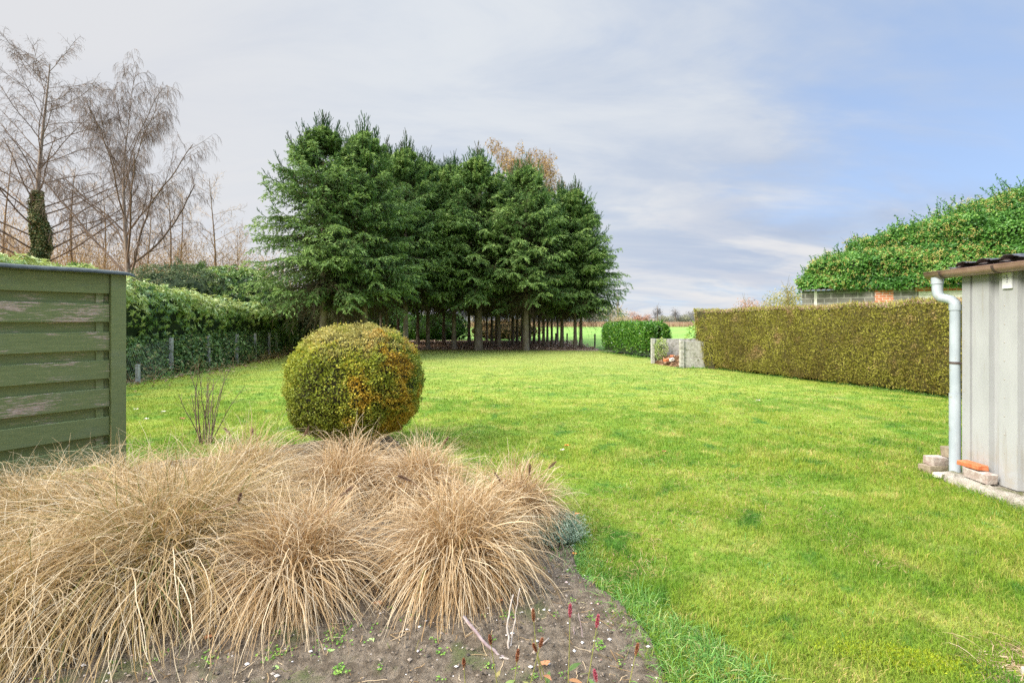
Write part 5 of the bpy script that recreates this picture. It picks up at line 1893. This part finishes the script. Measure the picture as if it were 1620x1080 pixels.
far_tree('rounded olive and tan tree group at the far field edge, just right of the spruces', 965, 128, 482, 62, FM[1], 501, n=2600)
far_tree('lower grey green tree left of the rounded tan one, partly behind the spruces', 942, 124, 490, 46, FM[0], 502)
far_tree('low tan bush in front of the rounded tan tree', 984, 121, 499, 42, FM[1], 503)
far_tree('tall thin bare poplar rising above the far trees', 977, 140, 462, 9, FM[2], 504, airy=.45, n=900)
far_tree('small orange tree left of the white far building', 1008, 134, 500, 14, FM[3], 505)
far_tree('reddish brown far tree between the orange tree and the tan one', 1001, 138, 494, 24, FM[3], 506, airy=.3)
far_tree('reddish far tree just left of the dark bare pair', 1022, 142, 497, 26, FM[3], 507, airy=.2)
far_tree('dark open crowned far tree, taller of the dark pair right of the white building', 1040, 125, 483, 17, FM[4], 508, airy=.42, base=1.2, n=900, leaf=.24)
far_tree('dark flat topped far tree, right one of the dark pair', 1068, 126, 489, 19, FM[4], 509, airy=.42, base=1.2, n=900, leaf=.24)
far_tree('grey green far tree under the dark flat topped one', 1062, 130, 499, 40, FM[0], 510)
far_tree('grey green far tree beside the left end of the conifer hedge', 1100, 128, 491, 34, FM[2], 511, n=2200)
far_tree('low olive far tree between the grey ones', 1082, 127, 497, 30, FM[0], 512)
far_tree('low olive far tree directly right of the white building', 1047, 131, 499, 24, FM[0], 513)
for i, px in enumerate(range(560, 930, 28)):
    far_tree('distant field edge tree glimpsed between the spruce trunks, %s of them from the left' % ordn[i], px, 126 + (i % 3) * 5, 490 + (i * 7) % 9, 40, FM[i % 3], 520 + i, n=900)
# nearer trees over the hedge
far_tree('round olive oak standing left of the garage above the conifer hedge', 1246, 62, 451, 62, fmat('oak_leaf', (.17, .15, .05), (.33, .29, .09), (.52, .42, .17)), 601, airy=.38, base=1.6, group='trees beyond the conifer hedge', n=3600, leaf=.22)
far_tree('thin brown leafed tree left of the round oak above the conifer hedge', 1178, 66, 471, 50, FM[3], 602, airy=.50, base=1.2, group='trees beyond the conifer hedge', n=2400, leaf=.2)
far_tree('sparse brown tree nearest the garage side of the thin brown one', 1212, 70, 474, 36, FM[1], 603, airy=.50, base=1.2, group='trees beyond the conifer hedge', n=1800, leaf=.2)

fb = thing('far_building', 'white box shaped building beyond the far edge of the field', 'building', (ax(1030, 150), 150, 0))
x0 = ax(1025, 150)
x1 = ax(1035, 150)
G().box(x0, x1, 150, 156, 0, hz(503, 150)).build('wall', white_m, fb)
G().box(x0 - .1, x1 + .1, 149.9, 156.1, hz(503, 150) + .003, hz(503, 150) + .12).build('roof', solid('far_roof_flat', (.4, .4, .42)), fb)
fb2 = thing('far_house', 'low house with a grey pitched roof left of the white far building', 'house', (ax(1016, 148), 148, 0))
xa, xb = ax(1008, 148), ax(1024, 148)
G().box(xa, xb, 148, 154, 0, 1.3).build('wall', solid('far_house_wall', (.40, .27, .22)), fb2)
za, zb2 = 1.303, hz(506, 148) + .5
G().add([(xa - .2, 147.8, za), (xb + .2, 147.8, za), (xb + .2, 154.2, za), (xa - .2, 154.2, za), (xa - .2 + .8, 151, zb2), (xb + .2 - .8, 151, zb2)], [[0, 1, 5, 4], [2, 3, 4, 5]], [[0, 4, 3], [1, 2, 5]]).build('roof', solid('far_house_roof', (.36, .33, .33)), fb2)

# ------------------------------------------------------------------ fountain grasses


def clump(label, px, py, h, rad, n, mat, seed, heads=2, lean=(0, 0), L=None, wid=.0050, gbias=0.):
    r = np.random.default_rng(seed)
    c = gp(px, py)
    t = thing('fountain_grass', label, 'ornamental grass', (float(c[0]), float(c[1]), 0), 'fountain grasses in the bed')
    root = .05 + .12 * rad
    az = r.random(n) * 6.283
    q = np.sqrt(r.random(n))
    P_ = np.stack([c[0] + root * q * np.cos(az), c[1] + root * q * np.sin(az), np.full(n, .02)], 1)
    az2 = az + r.normal(0, .55, n)
    spread = np.clip(r.beta(1.6, 1.8, n) * 1.25 * (.4 + .6 * q) + .06, 0, 1.2)      # angle from vertical
    D = np.stack([np.sin(spread) * np.cos(az2) + lean[0], np.sin(spread) * np.sin(az2) + lean[1], np.cos(spread)], 1)
    Ln = (L or (h * 1.05 + rad * .55)) * r.uniform(.55, 1.12, n)
    k = 11
    D = nrm(D)
    pts = [P_]
    gr = r.uniform(.5, 1.3, n) * np.clip(.45 + spread * 1.1, .3, 1.6)
    wd_ = r.normal(0, .075, (n, 3))
    kj = np.where(r.random(n) < .28, r.integers(3, k - 1, n), 99)
    for j in range(1, k):
        f = j / (k - 1)
        D = nrm(D + np.stack([0 * gr, 0 * gr, -gr * (.02 + .52 * f ** 1.3)], 1) + wd_ + r.normal(0, .085, (n, 3)) * (.4 + f))
        qn = pts[-1] + D * (Ln / (k - 1))[:, None]
        kink = (kj == j)[:, None]
        D = nrm(D + kink * (r.normal(0, .9, (n, 3)) + [0, 0, -.5]))
        low_ = qn[:, 2] < .012
        qn[:, 2] = np.maximum(qn[:, 2], .012 + .01 * r.random(n))
        D[low_, 2] = .0
        pts.append(qn)
    Cn = np.stack(pts, 1)
    # fit height
    top = np.percentile(Cn[:, :, 2].max(1), 97)
    Cn[:, :, 2] *= h / top
    rr_ = np.percentile(np.linalg.norm(Cn[:, -1, :2] - c[:2], axis=1), 90)
    s_ = rad / rr_
    Cn[:, :, :2] = c[:2] + (Cn[:, :, :2] - c[:2]) * s_
    T = Cn[:, -1] - Cn[:, 0]
    sd = nrm(np.stack([-np.sin(az2), np.cos(az2), 0 * az2], 1) + r.normal(0, .35, (n, 3)))
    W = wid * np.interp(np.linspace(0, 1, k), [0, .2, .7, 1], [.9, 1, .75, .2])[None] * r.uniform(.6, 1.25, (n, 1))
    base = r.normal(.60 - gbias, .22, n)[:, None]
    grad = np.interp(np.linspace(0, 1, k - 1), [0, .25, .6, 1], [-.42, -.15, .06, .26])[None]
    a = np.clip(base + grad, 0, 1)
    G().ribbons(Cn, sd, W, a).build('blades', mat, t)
    for i in range(heads):
        a_ = r.random() * 6.28
        lr = rad * r.uniform(.3, .7)
        hx, hy = c[0] + lr * math.cos(a_), c[1] + lr * math.sin(a_) * .8
        z0 = h * r.uniform(.8, 1.0)
        dv_ = np.array([math.cos(a_) * .35 + r.normal(0, .2), math.sin(a_) * .3, .6 + r.normal(0, .25)])
        dv_ = dv_ / np.linalg.norm(dv_)
        ln = r.uniform(.05, .09)
        p0 = np.array([hx, hy, z0])
        stem = np.stack([np.array([c[0], c[1], .05]), np.array([c[0] + (hx - c[0]) * .45, c[1] + (hy - c[1]) * .45, z0 * .75]), p0, p0 + dv_ * ln])[None]
        gs = G().tubes(stem, .0022, 3, a=.9)
        tt_ = r.random(520)
        Pb = p0 + dv_ * (tt_ * ln)[:, None]
        rv = nrm(r.normal(0, 1, (520, 3)))
        gs.leaves(Pb, rv + dv_ * .8, r.normal(0, 1, (520, 3)), .013 * np.sin(np.clip(tt_, .08, .95) * math.pi) ** .6 + .003, .0016, r.random(520))
        gs.build('seed_head', M['seed'], t)
    return t


clump('large half green straw grass clump at the left, falling toward the bottom of the view', 262, 918, .71, 1.06, 5200, M['straw_green'], 701, 1, gbias=.08)
clump('straw grass clump in the bottom left corner', 40, 1010, .52, .62, 3000, M['straw_green'], 702, 0)
clump('broad straw grass clump at the left edge below the green screen', 70, 860, .50, .85, 3400, M['straw_green'], 703, 0, gbias=.05)
clump('round golden straw grass clump at the front, centre of the bed', 470, 938, .545, .62, 3700, M['straw'], 704, 1)
clump('dense pinkish straw grass clump at the front right above the bare soil', 725, 915, .585, .61, 3900, M['straw'], 705, 1)
clump('straw grass clump behind the golden one, in front of the round bush', 545, 800, .55, .66, 3300, M['straw'], 706, 1)
clump('straw grass clump at the back right with several seed heads, edging the lawn', 815, 838, .475, .50, 3200, M['straw'], 707, 4)
clump('straw grass clump at the back left with bent dark seed heads, before the bare shrub', 385, 805, .60, .70, 3600, M['straw_green'], 708, 3)
clump('straw grass clump at the back between the round bush and the seed headed one', 665, 800, .52, .58, 3600, M['straw'], 709, 1)
clump('pale straw grass clump at the foot of the green post', 185, 822, .48, .62, 3000, M['straw_green'], 710, 0)
clump('low straw grass clump against the green boards at the far left', 10, 815, .36, .5, 2200, M['straw_green'], 711, 0)

# ------------------------------------------------------------------ bare little shrub on the lawn's near edge
r = np.random.default_rng(801)
bs = thing('bare_shrub', 'small leafless shrub of thin brown stems behind the grasses, near the green post', 'shrub', (ax(325, 5.9), 5.9, 0))
c = np.array([ax(325, 5.9), 5.9, 0])
n = 15
az = np.linspace(0, 6.28, n) + r.normal(0, .3, n)
P_ = c + np.stack([.06 * np.cos(az), .06 * np.sin(az), 0 * az], 1)
sp = r.uniform(.08, .5, n)
D = np.stack([np.sin(sp) * np.cos(az), np.sin(sp) * np.sin(az), np.cos(sp)], 1)
C1 = march(P_, D, r.uniform(.55, .98, n), 9, -.03, .07, r)
g = G().tubes(C1, np.linspace(.0065, .0028, 9)[None] + np.zeros((n, 1)), 5, a=r.random(n) * .6)
g.build('stems', M['twig_dark'], bs, smooth=True)
C2, R2, _, _ = sprout(C1, np.full(C1.shape[:2], .003), 4, .3, .9, (.4, .8), .35, 6, -.1, .08, r, minr=.0018, Lmin=.1)
g = G().tubes(C2, np.linspace(.0026, .0016, 6)[None] + np.zeros((len(C2), 1)), 3, a=r.random(len(C2)) * .6)
Pl, T_, _ = interp_poly(np.concatenate([C1[:, :9:1]]), np.ones((n, 9)), np.tile(np.linspace(.1, 1, 26), (n, 1)))
Pl = Pl.reshape(-1, 3)
g.leaves(Pl, r.normal(0, 1, Pl.shape) + [0, 0, .6], r.normal(0, 1, Pl.shape), .012, .006, .8)
g.build('twigs', M['twig_dark'], bs)

# ------------------------------------------------------------------ small plants of the bed
r = np.random.default_rng(811)
san_m = leafmat('silver_leaf', [(0, (.13, .20, .12)), (.5, (.26, .36, .25)), (1, (.48, .56, .44))], trans=.2)
sp_ = gp(880, 862)
sn = thing('lavender_cotton', 'small silvery grey green cushion plant at the corner of bed and lawn', 'plant', (float(sp_[0]), float(sp_[1]), 0))
n = 900
az = r.random(n) * 6.28
q = np.sqrt(r.random(n)) * .13
P_ = np.stack([sp_[0] - .02 + q * np.cos(az), sp_[1] + .08 + q * np.sin(az), 0 * az], 1)
D = np.stack([q / .13 * np.cos(az) * .8, q / .13 * np.sin(az) * .8, 1 + 0 * az], 1)
C1 = march(P_, nrm(D + r.normal(0, .15, D.shape)), r.uniform(.10, .20, n), 5, .1, .1, r)
G().ribbons(C1, nrm(r.normal(0, 1, (n, 3))), np.full(5, .0022)[None], .2).build('stems', san_m, sn)
Pl, T_, _ = interp_poly(C1, np.ones(C1.shape[:2]), np.clip(np.tile(np.linspace(.3, 1, 18), (n, 1)) + r.normal(0, .02, (n, 18)), 0, 1))
Pl = Pl.reshape(-1, 3)
G().leaves(Pl, r.normal(0, 1, Pl.shape) + [0, 0, .5], r.normal(0, 1, Pl.shape), r.uniform(.008, .016, len(Pl)), .005, r.random(len(Pl))).build('leaves', san_m, sn)

# red bistort stems
stem_m = leafmat('bistort_stem', [(0, (.22, .30, .06)), (1, (.42, .22, .10))], trans=.1)
pink_m = leafmat('bistort_flower', [(0, (.38, .05, .07)), (.6, (.62, .14, .20)), (1, (.80, .35, .40))], trans=.2)
rust_m = leafmat('withered_spike', [(0, (.22, .07, .035)), (.6, (.42, .18, .09)), (1, (.58, .32, .18))], trans=.1)
bleaf_m = leafmat('bistort_leaf', [(0, (.10, .17, .04)), (.6, (.20, .32, .08)), (.9, (.35, .30, .10)), (1, (.45, .2, .10))], trans=.3)


def bistort(label, px, py, tpx, tpy, m_spk, seed, spike=.045, nl=3):
    """stem rooted at ground pixel (px,py); its tip shows at (tpx,tpy)"""
    r = np.random.default_rng(seed)
    b = gp(px, py)
    d = b[1]
    tip = np.array([ax(tpx, d), d + .02, hz(tpy, d)])
    t = thing('bistort', label, 'flower', (float(b[0]), float(b[1]), 0), 'bistort stems in the bare soil')
    mid1 = b * .6 + tip * .4 + [r.normal(0, .008), r.normal(0, .008), 0]
    Cn = np.stack([b, mid1, tip])[None]
    u = np.linspace(0, 1, 7)[:, None]
    Cn = ((1 - u) ** 2 * Cn[0, 0] + 2 * u * (1 - u) * mid1 + u ** 2 * tip)[None]
    G().tubes(Cn, np.linspace(.0026, .0015, 7)[None], 5, a=.3).build('stem', stem_m, t, smooth=True)
    ax_ = (Cn[0, -1] - Cn[0, -2])
    ax_ = ax_ / np.linalg.norm(ax_)
    k = 420
    tt = r.random(k)
    P_ = tip + ax_ * (tt * spike - spike * .6)[:, None]
    rv = nrm(r.normal(0, 1, (k, 3)))
    G().leaves(P_ + rv * .002, rv + ax_ * .9, r.normal(0, 1, (k, 3)), .0035 + .005 * np.sin(tt * math.pi), .0034, r.random(k)).build('flower_spike', m_spk, t)
    if nl:
        g = G()
        tl = r.random(nl) * .6
        Pl, T, _ = interp_poly(Cn, np.ones((1, 7)), tl[None])
        A = r.normal(0, 1, (nl, 3)) * [1, 1, .2] + [0, 0, .3]
        for i in range(nl):
            a_ = nrm(A[i])
            sd_ = nrm(np.cross(a_, [0, 0, 1.]))
            L_ = r.uniform(.04, .075)
            cs = np.stack([Pl[0, i] + a_ * L_ * f + np.array([0, 0, -.35]) * L_ * f * f for f in np.linspace(0, 1, 6)])[None]
            g.ribbons(cs, sd_[None], (np.array([.15, .8, 1, .8, .45, .05]) * L_ * .32)[None], r.random(1))
        g.build('leaves', bleaf_m, t)


bistort('pink flower spike on the upright green stem, left of the two in the bare soil', 898, 1110, 903, 968, pink_m, 1, .05, 3)
bistort('reddish pink flower spike on the leaning stem, right of the two in the bare soil', 925, 1105, 947, 985, pink_m, 2, .05, 2)
bistort('short pink flower spike cut by the bottom edge of the view', 945, 1130, 943, 1072, pink_m, 3, .04, 1)
bistort('withered rust brown spike bending right, closest to the long edge grass', 990, 1115, 1010, 1030, rust_m, 4, .045, 0)
bistort('withered rust brown spike over the green leaves at the bottom', 812, 1120, 819, 1040, rust_m, 5, .045, 4)
bistort('dark red withered spike left of the pink ones', 868, 1100, 846, 1028, rust_m, 6, .035, 4)
bistort('dark red withered spike leaning left beside the pale branch', 790, 1105, 775, 1015, rust_m, 7, .035, 4)
bistort('thin rust brown spike rising highest near the dead branch', 860, 1085, 844, 975, rust_m, 8, .05, 0)
bistort('small withered spike at the left end of the bistort patch', 740, 1110, 733, 1052, rust_m, 9, .03, 3)
bistort('withered spike between the pale branch and the dead twigs', 835, 1105, 857, 1020, rust_m, 10, .035, 3)


def stick(label, pts, rad, mat, seed, cat='stick'):
    P_ = np.array([gp(px, py, h) for px, py, h in pts])
    u = np.linspace(0, len(P_) - 1, len(P_) * 4)
    i = np.clip(np.floor(u).astype(int), 0, len(P_) - 2)
    f = (u - i)[:, None]
    Cn = (P_[i] * (1 - f) + P_[i + 1] * f)
    r = np.random.default_rng(seed)
    Cn = Cn + r.normal(0, .0015, Cn.shape)
    o = G().tubes(Cn[None], np.linspace(rad, rad * .55, len(Cn))[None], 6, cap=True).build('dead_stick', mat, smooth=True)
    tag(o, label, cat, 'dead sticks lying in the bed')


stk = solid('dead_wood', (.36, .29, .23), (.52, .45, .38), 30, rough=.9, bump=.4, bscale=120)
stk2 = solid('dead_wood_purple', (.24, .17, .16), (.36, .28, .26), 30, rough=.9)
stick('thick dead branch slanting out of the pinkish grass clump', [(733, 975, .12), (770, 1020, .06), (800, 1042, .02), (826, 1048, .015)], .0085, stk2, 1)
stick('pale dead branch lying on from the end of the thick one', [(790, 1040, .03), (828, 1047, .02), (868, 1009, .05)], .005, stk, 2)
stick('tall pale dead stem standing at the right of the pinkish grass clump', [(806, 1035, .01), (802, 985, .12), (812, 940, .22)], .006, stk, 3)
stick('forked pale dead stem just right of the tall one', [(806, 1032, .01), (815, 975, .14), (822, 930, .25)], .0045, stk, 4)
stick('long pale curved stem lying on the soil under the pinkish clump', [(738, 975, .06), (728, 1010, .01), (700, 1046, .008), (662, 1060, .006)], .0032, stk, 5)
stick('short pale green stalk lying at the bottom edge', [(640, 1036, .02), (643, 1085, .006)], .003, solid('green_stalk', (.35, .42, .22)), 6)
stick('dark upright dead twig right of the pink spike', [(908, 1022, .005), (908, 990, .06)], .003, stk2, 7)
stick('thin dark dead twig furthest right of the twig group by the pink spike', [(924, 1020, .005), (915, 968, .10)], .0025, stk2, 8)

# little weeds (each clump countable)
weed_m = leafmat('weed_leaf', [(0, (.10, .22, .03)), (.6, (.20, .40, .05)), (1, (.36, .52, .10))], trans=.3)


def weed(label, px, py, w_, n, seed, h=.02):
    r = np.random.default_rng(seed)
    c = gp(px, py)
    g = G()
    P_ = np.stack([c[0] + r.normal(0, w_ * .5, n), c[1] + r.normal(0, w_ * .4, n), .022 + h * r.random(n)], 1)
    g.leaves(P_, r.normal(0, 1, (n, 3)) * [1, 1, .35], r.normal(0, .3, (n, 3)) + [0, 0, 1], r.uniform(.009, .016, n), r.uniform(.007, .012, n), r.random(n))
    st = P_[::3]
    Cn = np.stack([np.stack([st[:, 0] * .5 + c[0] * .5, st[:, 1] * .5 + c[1] * .5, 0 * st[:, 0] + .012], 1), st], 1)
    g.ribbons(Cn, nrm(r.normal(0, 1, (len(st), 3))), .0015, .3)
    o = g.build('weed', weed_m)
    tag(o, label, 'weed', 'green weeds in the bed')


weed('spreading patch of small leaved green weed under the golden grass clump', 548, 1012, .12, 300, 1)
weed('green weed left of the golden clump at the bottom', 440, 1043, .07, 120, 2)
weed('small green weed below the pinkish clump, at its left foot', 655, 992, .05, 70, 3)
weed('green weed beside the tall pale stem', 800, 985, .04, 70, 4)
weed('tiny weed alone on the soil near the bottom, left of the stalk', 540, 1070, .04, 40, 5)
weed('tiny weed on the soil near the bottom, right of the stalk', 690, 1042, .05, 30, 6)
weed('pale little weed on the bare soil below the silvery plant', 858, 908, .025, 30, 7)
weed('green weed in the bottom left corner under the grass', 15, 1070, .05, 60, 8)
weed('green weed under the falling blades right of the big left clump', 330, 1055, .06, 70, 9)
weed('tiny weed in the middle of the bare soil near the pink spikes', 950, 1028, .03, 24, 10)

g = G()
r = np.random.default_rng(871)
for q in range(70):
    x_, y_ = r.uniform(-2.2, .55), r.uniform(1.95, 3.0)
    if not inpoly(np.array([[x_, y_]]), BED)[0]:
        continue
    n = int(r.integers(4, 16))
    P_ = np.stack([x_ + r.normal(0, .012, n), y_ + r.normal(0, .012, n), soilz(np.full(n, x_), np.full(n, y_)) + .012 * r.random(n) + .004], 1)
    g.leaves(P_, r.normal(0, 1, (n, 3)) * [1, 1, .3], r.normal(0, .3, (n, 3)) + [0, 0, 1], .011, .008, r.random(n))
tag(g.build('seedlings', weed_m), 'tiny green seedlings sprouting all over the bare soil', 'weeds', kind='stuff')
g = G()
n = 520
x_, y_ = r.uniform(-2.6, .6, n), r.uniform(1.9, 3.3, n)
k = inpoly(np.stack([x_, y_], 1), BED)
x_, y_ = x_[k], y_[k]
n = len(x_)
a_ = r.random(n) * 6.28
L_ = r.uniform(.02, .11, n)
u = np.linspace(-.5, .5, 5)[None, :, None]
Cn = np.stack([x_, y_, soilz(x_, y_) + .008], 1)[:, None] + u * (np.stack([np.cos(a_), np.sin(a_), 0 * a_], 1) * L_[:, None])[:, None] + r.normal(0, .0025, (n, 5, 3))
g.ribbons(Cn, np.stack([-np.sin(a_), np.cos(a_), 0 * a_], 1), .0028, r.random(n))
tag(g.build('broken_straw', M['straw']), 'short bits of broken straw lying on the soil', 'straw', kind='stuff')
# coarse darker tufts and dead thatch in the lawn
g = G()
for q in range(170):
    d_ = r.uniform(2.2, 9)
    x_ = r.uniform(-.1, 1.1) * d_
    if inpoly(np.array([[x_, d_]]), LAWN)[0] and not inpoly(np.array([[x_, d_]]), BED)[0] and not (x_ > 3.9 and d_ < 4.9):
        tuft(g, (x_, d_), int(r.integers(12, 34)), r.uniform(.045, .075), r.uniform(.03, .09), .0035, r, k=4)
tag(g.build('coarse_grass_tufts', edge_m), 'coarser darker grass tufts dotted over the near lawn', 'grass', kind='stuff')
g = G()
n = 16000
d_ = 2 + 8 * r.random(n) ** 1.3
x_ = r.uniform(-.2, 1.15, n) * d_
P2 = np.stack([x_, d_], 1)
k = inpoly(P2, LAWN) & ~inpoly(P2, BED) & ~((x_ > 3.95) & (d_ < 4.8)) & (vnoise(x_, d_, 1.3, 91) > .52)
x_, d_ = x_[k], d_[k]
n = len(x_)
a_ = r.random(n) * 6.28
L_ = r.uniform(.02, .055, n)
u = np.linspace(-.5, .5, 3)[None, :, None]
Cn = np.stack([x_, d_, .020 + .012 * r.random(n)], 1)[:, None] + u * (np.stack([np.cos(a_), np.sin(a_), r.normal(0, .25, n)], 1) * L_[:, None])[:, None]
g.ribbons(Cn, np.stack([-np.sin(a_), np.cos(a_), 0 * a_], 1), .0026, .3 + .5 * r.random(n))
tag(g.build('lawn_thatch', M['straw']), 'dead straw coloured blades lying in patches of the near lawn', 'thatch', kind='stuff')
# fallen leaves, one by one where the photograph shows them clearly


def fallen(label, px, py, size, col, seed, rz=0., h=.03, grp='fallen leaves'):
    c = gp(px, py, 0)
    r = np.random.default_rng(seed)
    # lobed outline
    k = 15
    th = np.linspace(0, 2 * math.pi, k, endpoint=False)
    rad = .8 * size * (.80 + .20 * np.cos(5 * th / 2.) ** 2) * (1 + .16 * r.normal(0, 1, k)) * (.7 + .3 * np.abs(np.cos(th)))
    V = [(c[0], c[1], h)]
    for a_, q in zip(th, rad):
        V.append((c[0] + q * math.cos(a_ + rz), c[1] + q * .8 * math.sin(a_ + rz), h + .35 * size * r.normal(0, .5) * .6 + .25 * size))
    g = G().add(V, T=[[0, 1 + i, 1 + (i + 1) % k] for i in range(k)], ta=.5)
    e = np.array([[(c[0], c[1], h), (c[0] - size * 1.2 * math.cos(rz), c[1] - size * 1.2 * math.sin(rz), h - .01)]])
    g.tubes(e, .0012, 3)
    o = g.build('fallen_leaf', leaf_cols[col])
    tag(o, label, 'leaf', grp)


leaf_cols = {'orange': solid('leaf_orange', (.62, .20, .04), (.75, .33, .08), 30, rough=.6), 'brown': solid('leaf_brown', (.30, .12, .05), (.45, .22, .10), 30, rough=.6),
             'pale': solid('leaf_pale', (.60, .50, .40), (.72, .64, .55), 30, rough=.6), 'green': solid('leaf_green', (.28, .42, .12), (.38, .50, .18), 30, rough=.6)}
fallen('bright orange leaf lying on the lawn beside the silvery plant', 913, 819, .030, 'orange', 1)
fallen('orange brown leaf on the lawn edge below the bright one', 909, 883, .020, 'orange', 2)
fallen('rusty leaf on the lawn far behind the grasses, upper of two', 897, 709, .045, 'orange', 3)
fallen('pale leaf on the lawn far behind the grasses, lower of two', 889, 716, .040, 'pale', 4)
fallen('crumpled brown leaf under the pinkish clump', 598, 970, .035, 'brown', 5, h=.05)
fallen('brown leaf caught at the right foot of the pinkish clump', 790, 966, .025, 'brown', 6, h=.05)
fallen('pale green round leaf on the soil below the golden clump', 524, 1040, .024, 'green', 7)
fallen('green leaf beside the weed patch', 588, 1023, .024, 'green', 8)
fallen('pale green leaf in the bottom left of the soil', 436, 1068, .022, 'green', 9)
fallen('brown leaf under the big left clump', 330, 1022, .030, 'brown', 10, h=.04)
fallen('curled brown leaf at the bottom among the bistort', 862, 1068, .028, 'brown', 11, h=.05)
fallen('whitish leaf on the left lawn', 259, 654, .045, 'pale', 12)
fallen('red brown leaf on the left lawn nearest the bare shrub', 289, 666, .06, 'brown', 13)
fallen('pale leaf on the left lawn close to the green post', 232, 666, .05, 'pale', 14)
fallen('tan leaf lying flat on the left lawn beyond the whitish one', 216, 650, .045, 'pale', 15)
fallen('pale spot of a leaf far out on the right lawn before the conifer hedge', 1199, 636, .06, 'pale', 16)
fallen('brown leaf alone on the middle of the right lawn', 1050, 718, .03, 'brown', 17)
# scattered small leaves at the foot of the left hedge
r = np.random.default_rng(901)
n = 900
yy = r.uniform(8.5, 24, n)
xx = np.interp(yy, [8, 11.7, 14, 18.5, 24], [-9.2, -9.2, -8.85, -9.7, -10.7]) + np.abs(r.normal(0, .55, n)) - .2
g = G().leaves(np.stack([xx, yy, np.full(n, .035)], 1), r.normal(0, 1, (n, 3)) * [1, 1, .2], r.normal(0, .3, (n, 3)) + [0, 0, 1], r.uniform(.05, .11, n), r.uniform(.04, .08, n), r.random(n))
ll_m = leafmat('leaf_litter', [(0, (.09, .05, .03)), (.6, (.26, .13, .06)), (1, (.52, .36, .22))], trans=.1)
tag(g.build('leaf_litter', ll_m), 'brown leaves strewn along the foot of the left hedge', 'leaves', kind='stuff')
n = 9000
P_ = np.stack([r.uniform(-12, 4.4, n), r.uniform(24.6, 35, n), .02 + .03 * r.random(n)], 1)
g = G().leaves(P_, r.normal(0, 1, (n, 3)) * [1, 1, .3], r.normal(0, .4, (n, 3)) + [0, 0, 1], r.uniform(.10, .22, n), r.uniform(.05, .11, n), r.random(n))
tag(g.build('grove_litter', leafmat('fallen_needles', [(0, (.30, .18, .12)), (.5, (.52, .36, .25)), (1, (.70, .54, .40))], trans=.1)), 'brown needles and leaves covering the soil under the spruces', 'leaves', kind='stuff')
